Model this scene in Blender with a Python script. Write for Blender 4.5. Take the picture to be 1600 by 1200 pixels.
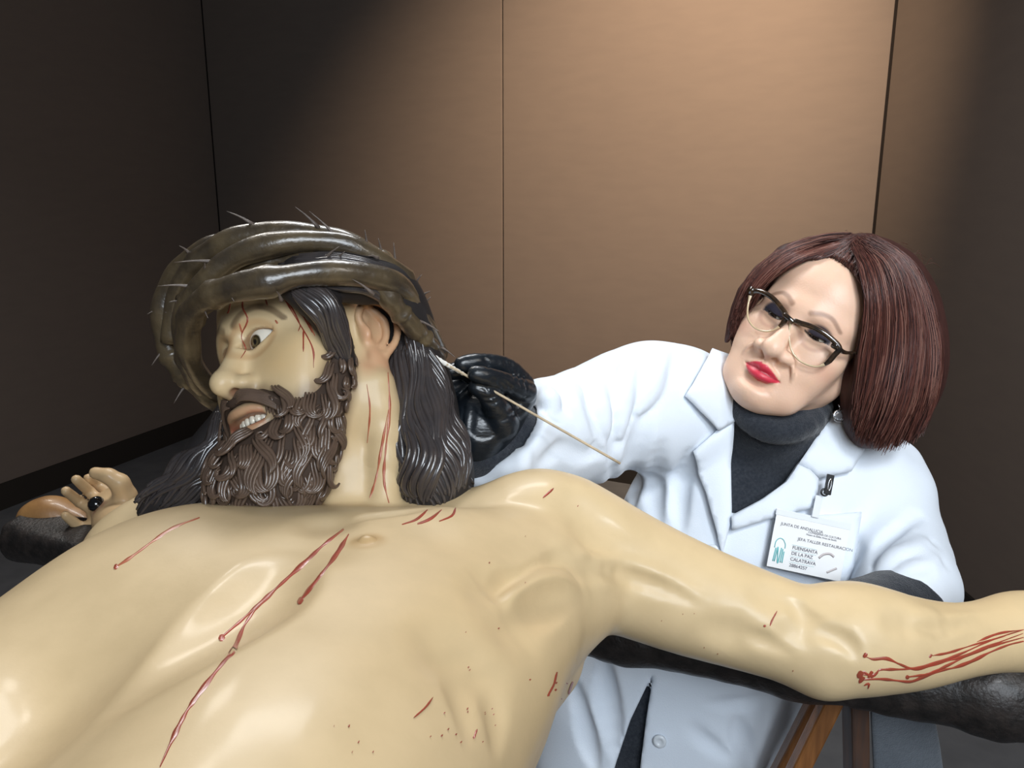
import bpy, bmesh, math, random
import numpy as np
from mathutils import Vector, Matrix
from mathutils.bvhtree import BVHTree

for _o in list(bpy.data.objects):
    bpy.data.objects.remove(_o)
SC = bpy.context.scene
COL = SC.collection
random.seed(7)
RNG = np.random.default_rng(7)

# ------------------------------------------------------------------ camera
FPX = 1256.0
PITCH = math.radians(13.0)
CAM = np.array([0.0, 0.0, 1.5])
CR = np.array([1.0, 0.0, 0.0])
CF = np.array([0.0, math.cos(PITCH), -math.sin(PITCH)])
CU = np.array([0.0, math.sin(PITCH), math.cos(PITCH)])
cam_d = bpy.data.cameras.new('camera')
cam_d.sensor_width = 36.0
cam_d.lens = 36.0 * FPX / 1600.0
cam_d.clip_start = 0.02
cam_o = bpy.data.objects.new('camera', cam_d)
COL.objects.link(cam_o)
cam_o.location = CAM
cam_o.rotation_euler = (math.radians(90) - PITCH, 0, 0)
SC.camera = cam_o

# ------------------------------------------------------------------ light and exposure
SC.view_settings.view_transform = 'Standard'
SC.view_settings.look = 'None'
SC.view_settings.gamma = 1.0
SC.view_settings.use_curve_mapping = False
SC.view_settings.exposure = 0.38
world = bpy.data.worlds.new('world')
SC.world = world
world.use_nodes = True
world.node_tree.nodes['Background'].inputs[0].default_value = (0.30, 0.34, 0.40, 1)
world.node_tree.nodes['Background'].inputs[1].default_value = 0.14


def aim(o, target):
    d = Vector(target) - o.location
    o.rotation_euler = d.to_track_quat('-Z', 'Y').to_euler()


def area_light(name, loc, target, sx, sy, power, col):
    d = bpy.data.lights.new(name, 'AREA')
    d.shape = 'RECTANGLE'
    d.size = sx
    d.size_y = sy
    d.energy = power
    d.color = col
    o = bpy.data.objects.new(name, d)
    COL.objects.link(o)
    o.location = loc
    aim(o, target)
    return o


def spot_light(name, loc, target, power, col, angle, blend=1.0, r=0.05):
    d = bpy.data.lights.new(name, 'SPOT')
    d.energy = power
    d.color = col
    d.spot_size = math.radians(angle)
    d.spot_blend = blend
    d.shadow_soft_size = r
    o = bpy.data.objects.new(name, d)
    COL.objects.link(o)
    o.location = loc
    aim(o, target)
    return o


area_light('window_light', (2.1, -0.3, 2.8), (0.1, 0.8, 1.1), 1.3, 1.1, 64, (1.0, 0.93, 0.84))
area_light('ceiling_panel_light', (-0.21, 1.85, 3.05), (-0.15, 0.7, 1.1), 0.95, 0.30, 20, (0.96, 0.98, 1.0))
area_light('ceiling_lamp_light', (-0.75, 1.55, 3.05), (-0.3, 0.6, 1.1), 0.22, 0.22, 5, (1.0, 0.95, 0.88))
area_light('far_ceiling_lamp_light', (-1.34, 2.57, 3.05), (-0.2, 0.6, 1.1), 0.3, 0.3, 7, (1.0, 0.95, 0.88))
spot_light('woman_fill_light', (0.75, -0.75, 2.9), (0.36, 1.05, 1.22), 95, (0.93, 0.97, 1.0), 26, 0.7, 0.25)  # added fill lamp, brightens the woman and the near arm of the statue
area_light('side_window_light', (0.55, -1.5, 2.4), (0.7, 1.1, 1.1), 1.2, 1.0, 44, (0.84, 0.92, 1.0))
spot_light('wall_wash_light', (0.60, 1.9, 3.5), (0.66, 4.05, 1.85), 730, (1.0, 0.76, 0.53), 68)


# ------------------------------------------------------------------ helpers
def W(px, py, d):
    return CAM + d * ((px - 800.0) / FPX * CR + (600.0 - py) / FPX * CU + CF)


def proj(P):
    D = np.asarray(P, float) - CAM
    z = D @ CF
    return np.stack([800 + FPX * (D @ CR) / z, 600 - FPX * (D @ CU) / z], -1)


def nrm(v):
    v = np.asarray(v, float)
    return v / np.linalg.norm(v)


def tag(o, label=None, cat=None, group=None, kind=None):
    if label: o['label'] = label
    if cat: o['category'] = cat
    if group: o['group'] = group
    if kind: o['kind'] = kind
    return o


def empty(name, loc, label=None, cat=None, group=None):
    o = bpy.data.objects.new(name, None)
    COL.objects.link(o)
    o.location = [float(c) for c in loc]
    o.empty_display_size = 0.05
    return tag(o, label, cat, group)


def world_of(o):
    m = Matrix.LocRotScale(o.location, o.rotation_euler, o.scale)
    if o.parent is None:
        return m
    return world_of(o.parent) @ o.matrix_parent_inverse @ m


def setpar(o, parent):
    if parent is not None:
        o.parent = parent
        o.matrix_parent_inverse = world_of(parent).inverted()


def mesh_obj(name, V, F, mat, parent=None, smooth=True, colors=None, mats=None, fm=None):
    me = bpy.data.meshes.new(name)
    V = np.asarray(V, np.float32).reshape(-1, 3)
    if isinstance(F, np.ndarray):
        n, k = F.shape
        me.vertices.add(len(V)); me.vertices.foreach_set('co', V.ravel())
        me.loops.add(n * k); me.loops.foreach_set('vertex_index', F.astype(np.int32).ravel())
        me.polygons.add(n)
        me.polygons.foreach_set('loop_start', np.arange(0, n * k, k, dtype=np.int32))
        me.update(calc_edges=True)
    else:
        me.from_pydata([tuple(map(float, v)) for v in V], [], F)
        me.update()
    me.validate()
    if smooth:
        me.polygons.foreach_set('use_smooth', np.ones(len(me.polygons), bool))
    if colors is not None:
        a = me.color_attributes.new('Col', 'FLOAT_COLOR', 'POINT')
        c4 = np.ones((len(V), 4), np.float32); c4[:, :colors.shape[1]] = colors
        a.data.foreach_set('color', c4.ravel())
    for m in (mats or [mat]):
        me.materials.append(m)
    if fm is not None:
        me.polygons.foreach_set('material_index', np.asarray(fm, np.int32))
    o = bpy.data.objects.new(name, me)
    COL.objects.link(o)
    setpar(o, parent)
    return o


def close_holes(o):
    """close pin holes a sculpted surface may keep at block borders"""
    bm = bmesh.new(); bm.from_mesh(o.data)
    es = [e for e in bm.edges if e.is_boundary]
    if es and len(es) < 2000:
        r = bmesh.ops.holes_fill(bm, edges=es, sides=14)
        for f in r['faces']: f.smooth = True
        bm.to_mesh(o.data); o.data.update()
    bm.free()
    return o


def merge(parts):
    """join (V, F) tuples, F lists of tuples or arrays"""
    Vs, Fs, n = [], [], 0
    for V, F in parts:
        V = np.asarray(V, float)
        Vs.append(V)
        if isinstance(F, np.ndarray):
            F = F.tolist()
        Fs += [tuple(i + n for i in f) for f in F]
        n += len(V)
    return np.concatenate(Vs), Fs


def box(lo, hi, ax=None, o=(0, 0, 0)):
    """box in axes ax (rows) from origin o"""
    lo, hi = np.array(lo, float), np.array(hi, float)
    c = np.array([[x, y, z] for z in (lo[2], hi[2]) for y in (lo[1], hi[1]) for x in (lo[0], hi[0])])
    if ax is not None:
        c = c @ np.array(ax)
    F = [(0, 2, 3, 1), (4, 5, 7, 6), (0, 1, 5, 4), (2, 6, 7, 3), (0, 4, 6, 2), (1, 3, 7, 5)]
    return c + np.array(o), F


def bevel_obj(o, w, seg=2):
    m = o.modifiers.new('bevel', 'BEVEL'); m.width = w; m.segments = seg; m.limit_method = 'ANGLE'
    return o


def catmull(P, n):
    P = np.asarray(P, float)
    if len(P) < 3:
        t = np.linspace(0, 1, n)[:, None]
        return P[0] * (1 - t) + P[-1] * t
    Q = np.vstack([2 * P[0] - P[1], P, 2 * P[-1] - P[-2]])
    m = len(P) - 1
    u = np.linspace(0, m - 1e-9, n)
    i = u.astype(int)
    t = (u - i).reshape(-1, *([1] * (P.ndim - 1)))
    a, b, c, d = Q[i], Q[i + 1], Q[i + 2], Q[i + 3]
    return 0.5 * (2 * b + (c - a) * t + (2 * a - 5 * b + 4 * c - d) * t * t + (3 * b - a - 3 * c + d) * t ** 3)


def tube(P, rad, seg=8, flat=1.0, up=None, closed=False, cap=True):
    """swept tube; rad scalar / array; flat squashes along the frame's second axis (up)"""
    P = np.asarray(P, float); n = len(P)
    rad = np.broadcast_to(np.asarray(rad, float), (n,))
    T = np.gradient(P, axis=0) if not closed else np.roll(P, -1, 0) - np.roll(P, 1, 0)
    T /= np.linalg.norm(T, axis=1)[:, None] + 1e-12
    if up is None:
        a = np.array([0, 0, 1.0]) if abs(T[0][2]) < 0.9 else np.array([1.0, 0, 0])
        N = np.zeros_like(P); v = a
        for i in range(n):
            v = v - T[i] * (v @ T[i]); v = v / (np.linalg.norm(v) + 1e-12); N[i] = v
    else:
        N = np.broadcast_to(np.asarray(up, float), P.shape).copy()
        N -= T * np.sum(N * T, 1)[:, None]
        N /= np.linalg.norm(N, axis=1)[:, None] + 1e-12
    B = np.cross(T, N)
    an = np.linspace(0, 2 * np.pi, seg, endpoint=False)
    V = (P[:, None] + rad[:, None, None] * (np.cos(an)[None, :, None] * B[:, None] + flat * np.sin(an)[None, :, None] * N[:, None])).reshape(-1, 3)
    F = []
    m = n if closed else n - 1
    for i in range(m):
        j = (i + 1) % n
        for k in range(seg):
            k2 = (k + 1) % seg
            F.append((i * seg + k, i * seg + k2, j * seg + k2, j * seg + k))
    if cap and not closed:
        F.append(tuple(range(seg))[::-1]); F.append(tuple((n - 1) * seg + k for k in range(seg)))
    return V, F


def lathe(prof, seg=24, axis=(0, 0, 1), o=(0, 0, 0)):
    """profile [(r, h)] turned about an axis"""
    ax = nrm(axis); a = nrm(np.cross(ax, [0.3, 0.9, 0.2])); b = np.cross(ax, a)
    V, F = [], []
    for r, h in prof:
        for k in range(seg):
            t = 2 * np.pi * k / seg
            V.append(np.array(o) + ax * h + r * (np.cos(t) * a + np.sin(t) * b))
    for i in range(len(prof) - 1):
        for k in range(seg):
            k2 = (k + 1) % seg
            F.append((i * seg + k, i * seg + k2, (i + 1) * seg + k2, (i + 1) * seg + k))
    F.append(tuple(range(seg))[::-1]); F.append(tuple((len(prof) - 1) * seg + k for k in range(seg)))
    return np.array(V), F


# ------------------------------------------------------------------ materials
def pmat(name, col, rough=0.5, spec=0.5, metal=0.0, vcol=False, noise=0.0, nscale=20.0, bump=0.0, bscale=200.0,
         coat=0.0, sheen=0.0, stretch=None, sss=0.0, noise_col=None, detail=4.0):
    m = bpy.data.materials.new(name); m.use_nodes = True
    nt = m.node_tree; N = nt.nodes; Lk = nt.links
    b = N['Principled BSDF']
    b.inputs['Roughness'].default_value = rough
    b.inputs['Specular IOR Level'].default_value = spec
    b.inputs['Metallic'].default_value = metal
    b.inputs['Coat Weight'].default_value = coat
    b.inputs['Coat Roughness'].default_value = 0.14
    b.inputs['Sheen Weight'].default_value = sheen
    if sss:
        b.inputs['Subsurface Weight'].default_value = sss
        b.inputs['Subsurface Radius'].default_value = (1.0, 0.4, 0.2)
        b.inputs['Subsurface Scale'].default_value = 0.004
    tc = N.new('ShaderNodeTexCoord')
    mp = N.new('ShaderNodeMapping')
    Lk.new(tc.outputs['Object'], mp.inputs['Vector'])
    if stretch: mp.inputs['Scale'].default_value = stretch
    if vcol:
        src = N.new('ShaderNodeVertexColor'); src.layer_name = 'Col'; out = src.outputs['Color']
    else:
        src = N.new('ShaderNodeRGB'); src.outputs[0].default_value = (*col, 1); out = src.outputs[0]
    if noise > 0:
        nz = N.new('ShaderNodeTexNoise'); nz.inputs['Scale'].default_value = nscale; nz.inputs['Detail'].default_value = detail
        Lk.new(mp.outputs[0], nz.inputs['Vector'])
        mx = N.new('ShaderNodeMix'); mx.data_type = 'RGBA'; mx.blend_type = 'MIX' if noise_col else 'MULTIPLY'
        rp = N.new('ShaderNodeMapRange'); rp.inputs['From Min'].default_value = 0.35; rp.inputs['From Max'].default_value = 0.68
        Lk.new(nz.outputs['Fac'], rp.inputs['Value'])
        if noise_col:
            mu = N.new('ShaderNodeMath'); mu.operation = 'MULTIPLY'; mu.inputs[1].default_value = noise
            Lk.new(rp.outputs[0], mu.inputs[0]); Lk.new(mu.outputs[0], mx.inputs['Factor'])
            mx.inputs['B'].default_value = (*noise_col, 1)
        else:
            mx.inputs['Factor'].default_value = noise
            Lk.new(rp.outputs[0], mx.inputs['B'])
        Lk.new(out, mx.inputs['A']); out = mx.outputs['Result']
    Lk.new(out, b.inputs['Base Color'])
    if bump > 0:
        n2 = N.new('ShaderNodeTexNoise'); n2.inputs['Scale'].default_value = bscale; n2.inputs['Detail'].default_value = 3
        Lk.new(mp.outputs[0], n2.inputs['Vector'])
        bp = N.new('ShaderNodeBump'); bp.inputs['Strength'].default_value = bump; bp.inputs['Distance'].default_value = 0.002
        Lk.new(n2.outputs['Fac'], bp.inputs['Height']); Lk.new(bp.outputs[0], b.inputs['Normal'])
    return m


# ------------------------------------------------------------------ implicit sculpting
def smin(a, b, k):
    h = np.maximum(k - np.abs(a - b), 0.0) / k
    return np.minimum(a, b) - h * h * k * 0.25


def smax(a, b, k):
    return -smin(-a, -b, k)


class Sculpt:
    """signed-distance clay: primitives blended in order, each with a bounding ball"""
    def __init__(self):
        self.ops = []

    def op(self, kind, f, c, R, k):
        self.ops.append((kind, f, np.asarray(c, float), float(R), float(k)))

    def ell(self, c, r, rot=None, k=0.02, kind='u'):
        c = np.asarray(c, float); r = np.asarray(r, float)
        rot = None if rot is None else np.asarray(rot, float)
        def f(P):
            Q = P - c
            if rot is not None: Q = Q @ rot
            q = Q / r
            k0 = np.sqrt(np.einsum('ij,ij->i', q, q)); q = q / r
            k1 = np.sqrt(np.einsum('ij,ij->i', q, q)) + 1e-9
            return k0 * (k0 - 1.0) / k1
        self.op(kind, f, c, r.max(), k)

    def cone(self, a, b, ra, rb, k=0.02, kind='u', flat=None):
        """round cone; flat=(axis, factor) squashes along a world axis"""
        a = np.asarray(a, float); b = np.asarray(b, float)
        ab = b - a; L2 = ab @ ab + 1e-12
        fa, ff = (None, 1.0) if flat is None else (nrm(flat[0]), flat[1])
        def f(P):
            Q = P - a
            t = np.clip(Q @ ab / L2, 0, 1)
            D = Q - t[:, None] * ab
            r = ra + (rb - ra) * t
            if fa is None:
                return np.sqrt(np.einsum('ij,ij->i', D, D)) - r
            h = D @ fa
            d2 = np.maximum(np.einsum('ij,ij->i', D, D) - h * h, 0) + (h / ff) ** 2
            return (np.sqrt(d2) - r) * min(1.0, ff)
        self.op(kind, f, (a + b) / 2, np.sqrt(L2) / 2 + max(ra, rb) * max(1.0, ff), k)

    def chain(self, pts, radii, k=0.01, kind='u', flat=None, n=None):
        P = np.asarray(pts, float); r = np.asarray(radii, float)
        if n:
            Q = catmull(np.column_stack([P, r]), n); P, r = Q[:, :3], Q[:, 3]
        for i in range(len(P) - 1):
            self.cone(P[i], P[i + 1], r[i], r[i + 1], k if i == 0 else min(k, 0.6 * min(r[i], r[i + 1])), kind, flat)

    def sub(self, *a, **kw):
        kw['kind'] = 's'; self.ell(*a, **kw)

    def evaluate(self, P, bc=None, br=0.0):
        d = np.full(len(P), 0.4)
        for kind, f, c, R, k in self.ops:
            if bc is not None and np.linalg.norm(c - bc) > R + br + k * 1.6 + 0.02:
                continue
            if kind == 'u': d = smin(d, f(P), k)
            elif kind == 's': d = smax(d, -f(P), k)
            elif kind == 'i': d = smax(d, f(P), k)
            elif kind == 'd': d = f(P, d)
        return d

    def mesh(self, h, lo=None, hi=None, B=20):
        us = [(c, R) for kd, f, c, R, k in self.ops if kd == 'u']
        l0 = np.min([c - R for c, R in us], 0) - 0.01; h0 = np.max([c + R for c, R in us], 0) + 0.01
        lo = l0 if lo is None else np.maximum(l0, np.asarray(lo, float)); hi = h0 if hi is None else np.minimum(h0, np.asarray(hi, float))
        lo = np.floor(lo / h) * h
        nb = np.ceil((hi - lo) / (h * B)).astype(int)
        G = np.stack(np.meshgrid(*[np.arange(n) for n in nb], indexing='ij'), -1).reshape(-1, 3)
        half = B * h / 2
        cen = lo + (G + 0.5) * B * h
        near = np.zeros(len(G), bool)
        for (c, R) in us:
            near |= np.linalg.norm(cen - c, axis=1) < R + half * 1.9 + 0.01
        G, cen = G[near], cen[near]
        act = np.zeros(len(G), bool)
        o3 = np.stack(np.meshgrid(*[np.array([-.5, .5])] * 3, indexing='ij'), -1).reshape(-1, 3) * half
        for s in range(0, len(G), 64):
            cc = cen[s:s + 64]
            Q = (cc[:, None] + o3[None]).reshape(-1, 3)
            m = cc.mean(0); rr = np.max(np.linalg.norm(cc - m, axis=1)) + half * 1.8
            v = self.evaluate(Q, m, rr).reshape(len(cc), 8)
            act[s:s + 64] = np.min(np.abs(v), 1) < half * 1.9
        G, cen = G[act], cen[act]
        S = B + 1
        I = np.stack(np.meshgrid(*[np.arange(S)] * 3, indexing='ij'), -1).reshape(-1, 3)
        tot = nb * B + 2
        cid = lambda i, j, k: ((i + 1) * (tot[1] + 1) + (j + 1)) * (tot[2] + 1) + (k + 1)
        VS, IDS, QS = [], [], []
        corners = [(x, y, z) for x in (0, 1) for y in (0, 1) for z in (0, 1)]
        edges = [(a, b) for a in range(8) for b in range(a + 1, 8) if sum(abs(p - q) for p, q in zip(corners[a], corners[b])) == 1]
        for g, c in zip(G, cen):
            base = g * B
            P = lo + (base + I) * h
            v = self.evaluate(P, c, half * 1.75).reshape(S, S, S)
            neg = v < 0
            if not neg.any() or neg.all():
                continue
            cn = np.stack([neg[x:x + B, y:y + B, z:z + B] for x, y, z in corners], -1)
            s = cn.sum(-1)
            mi = np.argwhere((s > 0) & (s < 8))
            if len(mi) == 0: continue
            vv = np.stack([v[mi[:, 0] + x, mi[:, 1] + y, mi[:, 2] + z] for x, y, z in corners], -1)
            acc = np.zeros((len(mi), 3)); cnt = np.zeros(len(mi))
            for a, b in edges:
                x = (vv[:, a] < 0) != (vv[:, b] < 0)
                t = np.where(x, vv[:, a] / np.where(x, vv[:, a] - vv[:, b], 1), 0)
                p = np.array(corners[a])[None] * (1 - t)[:, None] + np.array(corners[b])[None] * t[:, None]
                acc += p * x[:, None]; cnt += x
            VS.append(lo + (base + mi + acc / cnt[:, None]) * h)
            gi = base + mi
            IDS.append(cid(gi[:, 0], gi[:, 1], gi[:, 2]))
            for ax in range(3):
                sl0 = [slice(0, B)] * 3; sl1 = [slice(0, B)] * 3; sl1[ax] = slice(1, S)
                n0, n1 = neg[tuple(sl0)], neg[tuple(sl1)]
                e = np.argwhere(n0 != n1)
                if len(e) == 0: continue
                fl = n0[e[:, 0], e[:, 1], e[:, 2]]
                ge = base + e
                b1, b2 = (ax + 1) % 3, (ax + 2) % 3
                u1 = np.eye(3, dtype=int)[b1]; u2 = np.eye(3, dtype=int)[b2]
                q = [ge, ge - u1, ge - u1 - u2, ge - u2]
                q = np.stack([cid(w[:, 0], w[:, 1], w[:, 2]) for w in q], -1)
                q[~fl] = q[~fl][:, ::-1]
                QS.append(q)
        V = np.concatenate(VS); ids = np.concatenate(IDS); Q = np.concatenate(QS)
        order = np.argsort(ids); ids, V = ids[order], V[order]
        pos = np.searchsorted(ids, Q); pos = np.clip(pos, 0, len(ids) - 1)
        ok = (ids[pos] == Q).all(1)
        bad = ids[pos] != Q
        if bad.any():
            # a cell its own block skipped: give it a vertex at its centre (only inside the grid)
            mid = np.unique(Q[bad])
            n2, n1 = tot[2] + 1, tot[1] + 1
            k = mid % n2 - 1; j = (mid // n2) % n1 - 1; i = mid // (n1 * n2) - 1
            ins = (i >= 0) & (j >= 0) & (k >= 0)
            mid = mid[ins]; cen2 = lo + (np.stack([i, j, k], 1)[ins] + .5) * h
            if len(mid):
                for _ in range(2):
                    cen2 = cen2 - np.clip(self.evaluate(cen2), -h, h)[:, None] * grad(self.evaluate, cen2)
                V = np.concatenate([V, cen2]); ids = np.concatenate([ids, mid])
                order = np.argsort(ids); ids, V = ids[order], V[order]
            pos = np.clip(np.searchsorted(ids, Q), 0, len(ids) - 1)
            ok = (ids[pos] == Q).all(1)
        return V, pos[ok]


def grad(fn, P, e=0.0006):
    g = np.stack([fn(P + e * np.eye(3)[i]) - fn(P - e * np.eye(3)[i]) for i in range(3)], -1)
    return g / (np.linalg.norm(g, axis=1)[:, None] + 1e-12)


def waves(P, s, seed=0):
    r = np.random.default_rng(seed)
    o = np.zeros(len(P))
    for i in range(6):
        d = r.normal(size=3); d /= np.linalg.norm(d)
        o += np.sin((P @ d) * s * r.uniform(0.6, 1.6) + r.uniform(0, 6.28))
    return o / 6


def trace(S, px, py, iters=70, d0=0.2, fac=0.85):
    """march view rays from pixels on to a sculpt; returns points, normals, hit mask"""
    px = np.atleast_1d(np.asarray(px, float)); py = np.atleast_1d(np.asarray(py, float))
    D = ((px - 800) / FPX)[:, None] * CR + ((600 - py) / FPX)[:, None] * CU + CF
    D = D / np.linalg.norm(D, axis=1)[:, None]
    t = np.full(len(px), d0)
    for _ in range(iters):
        P = CAM + t[:, None] * D
        c = (P.min(0) + P.max(0)) / 2
        dt = fac * np.minimum(S.evaluate(P, c, np.linalg.norm(P - c, axis=1).max() + .10), .10)
        t = np.minimum(t + dt, 6.0)
        if np.abs(dt[t < 5.9]).max(initial=0) < 8e-5: break
    P = CAM + t[:, None] * D
    ok = np.abs(S.evaluate(P)) < 0.002
    return P, grad(S.evaluate, P), ok


def ribbon(S, pts, w, lift=0.0007, n=None, lump=0.0005, ends=0.3):
    """painted streak draped on a sculpt along a pixel path; w = half width in pixels"""
    pts = np.asarray(pts, float)
    L = np.sum(np.linalg.norm(np.diff(pts, axis=0), axis=1))
    n = n or max(6, int(L / 5))
    Q = catmull(pts, n)
    T = np.gradient(Q, axis=0); T /= np.linalg.norm(T, axis=1)[:, None] + 1e-9
    Nn = np.stack([-T[:, 1], T[:, 0]], 1)
    u = np.linspace(0, 1, n)
    ph = (pts[0, 0] * 1.3) % 6.28
    ww = w * (ends + (1 - ends) * np.minimum(1, np.minimum(u, 1 - u) * 6)) * (1 + 0.30 * np.sin(u * L / 13.0 + ph) + 0.2 * np.sin(u * L / 5.1 + ph * 2))
    R = []
    for o in (-1, -0.5, 0.5, 1):
        R.append(Q + Nn * (o * ww)[:, None])
    R = np.concatenate(R)
    P, N, ok = trace(S, R[:, 0], R[:, 1])
    lf = np.repeat([0.0, 1.0, 1.0, 0.0], n)
    P = P + N * (lift * 0.25 + lf * (lift + lump))[:, None]
    F = []
    for k in range(3):
        for i in range(n - 1):
            a, b, c, d = k * n + i, k * n + i + 1, (k + 1) * n + i + 1, (k + 1) * n + i
            if ok[a] and ok[b] and ok[c] and ok[d] and np.ptp([np.dot(P[j] - CAM, CF) for j in (a, b, c, d)]) < 0.03:
                F.append((a, d, c, b))
    return P, F


def seg_dist2(px, poly):
    """distance of 2d points to a polyline, plus parameter along it"""
    poly = np.asarray(poly, float); best = np.full(len(px), 1e9); par = np.zeros(len(px))
    for i in range(len(poly) - 1):
        a, b = poly[i], poly[i + 1]; ab = b - a
        t = np.clip(((px - a) @ ab) / (ab @ ab + 1e-12), 0, 1)
        d = np.linalg.norm(px - a - t[:, None] * ab, axis=1)
        m = d < best; best[m] = d[m]; par[m] = (i + t[m]) / (len(poly) - 1)
    return best, par


def poly_sd(px, poly):
    """signed 2d distance to polygon, negative inside"""
    poly = np.asarray(poly, float)
    d, _ = seg_dist2(px, np.vstack([poly, poly[:1]]))
    ins = np.zeros(len(px), bool); n = len(poly); j = n - 1
    for i in range(n):
        xi, yi = poly[i]; xj, yj = poly[j]
        c = ((yi > px[:, 1]) != (yj > px[:, 1])) & (px[:, 0] < (xj - xi) * (px[:, 1] - yi) / (yj - yi + 1e-12) + xi)
        ins ^= c; j = i
    return np.where(ins, -d, d)


def bvh_of(V, F):
    return BVHTree.FromPolygons([tuple(v) for v in np.asarray(V, float)], [tuple(f) for f in (F.tolist() if isinstance(F, np.ndarray) else F)])


def cast(bvh, px, py):
    d = nrm(W(px, py, 1.0) - CAM)
    hit, n, i, dist = bvh.ray_cast(Vector(CAM), Vector(d))
    return (None, None) if hit is None else (np.array(hit), np.array(n))


def smooth01(x, a, b):
    t = np.clip((x - a) / (b - a), 0, 1); return t * t * (3 - 2 * t)


class Frame:
    """a local frame (head): maps template coordinates to the world"""
    def __init__(self, R, t, s):
        self.R, self.t, self.s = np.array(R, float), np.array(t, float), s
    def p(self, l): return self.t + self.s * (np.asarray(l, float) @ self.R.T)
    def inv(self, P): return (P - self.t) @ self.R / self.s
    def d(self, v): return np.asarray(v, float) @ self.R.T
# ================================================================== room
CORNER = np.array([-1.93, 5.40, 0.0]); CORNR = np.array([1.60, 3.62, 0.0])
RD = nrm(CORNR - CORNER); RN = np.array([RD[1], -RD[0], 0])
LD = np.array([-0.335, -0.942, 0.0]); LN = np.array([-LD[1], LD[0], 0])
QD = np.array([0.02, -1.0, 0.0]); QN = np.array([QD[1], -QD[0], 0])
def wall_hit(px, c, d):
    # distance along a wall foot line at which a pixel column (at eye level) meets it
    for t in np.linspace(0, 6, 1201):
        p = c + d * t + np.array([0, 0, 1.6])
        if (proj(p) - px)[0] > 0 and (proj(c + np.array([0, 0, 1.6])) - px)[0] < 0: return t
    return 1.0
M_wall = pmat('brown_fabric_panel', (0.150, 0.118, 0.098), 0.85, 0.2, noise=0.22, nscale=7, bump=0.35, bscale=420, stretch=(1, 1, 4), noise_col=(0.115, 0.092, 0.080))
M_joint = pmat('dark_joint', (0.015, 0.012, 0.011), 0.9, 0.1)
M_floor = pmat('grey_concrete', (0.120, 0.120, 0.124), 0.7, 0.3, noise=0.55, nscale=9, bump=0.25, bscale=60, noise_col=(0.075, 0.076, 0.080), detail=8)
M_base = pmat('dark_skirting', (0.022, 0.018, 0.015), 0.6, 0.3)
def wall(nm, c, d, n, cuts, end):
    ax = [d, n, (0, 0, 1)]
    V, F = box((-0.1 if nm != 'right' else 0.0, -0.14, 0), (end + (0.1 if nm == 'back' else 0), -0.014, 3.8), ax, c)
    w = tag(mesh_obj('wall_' + nm, V, F, M_joint, None, False), kind='structure')
    for a, b in zip(cuts[:-1], cuts[1:]):
        V, F = box((a + 0.004, -0.022, 0.13), (b - 0.004, 0.0, 3.8), ax, c)
        bevel_obj(mesh_obj('panel', V, F, M_wall, w, False), 0.003)
    V, F = box((0.0, -0.012, 0), (end, 0.008, 0.13), ax, c)
    tag(mesh_obj('baseboard_' + nm, V, F, M_base, None, False), kind='structure')
LB = float(np.linalg.norm(CORNR - CORNER))
wall('back', CORNER, RD, RN, [0.0, wall_hit(785, CORNER, RD), LB], LB)
wall('left', CORNER, LD, LN, [0.0, 2.1, 4.2, 6.0], 6.0)
wall('right', CORNR, QD, QN, [0.012, 2.1, 4.2], 4.2)
V, F = box((-8, -3.5, -0.1), (8, 8, 0.0))
tag(mesh_obj('floor', V, F, M_floor, None, False), kind='structure')
# ================================================================== the statue: body
HS = Frame([[0.763, -0.2491, -0.5965], [-0.4261, 0.5001, -0.7539], [0.4861, 0.8294, 0.2754]], (-0.2115, 0.8375, 1.335), 1.08)


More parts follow.
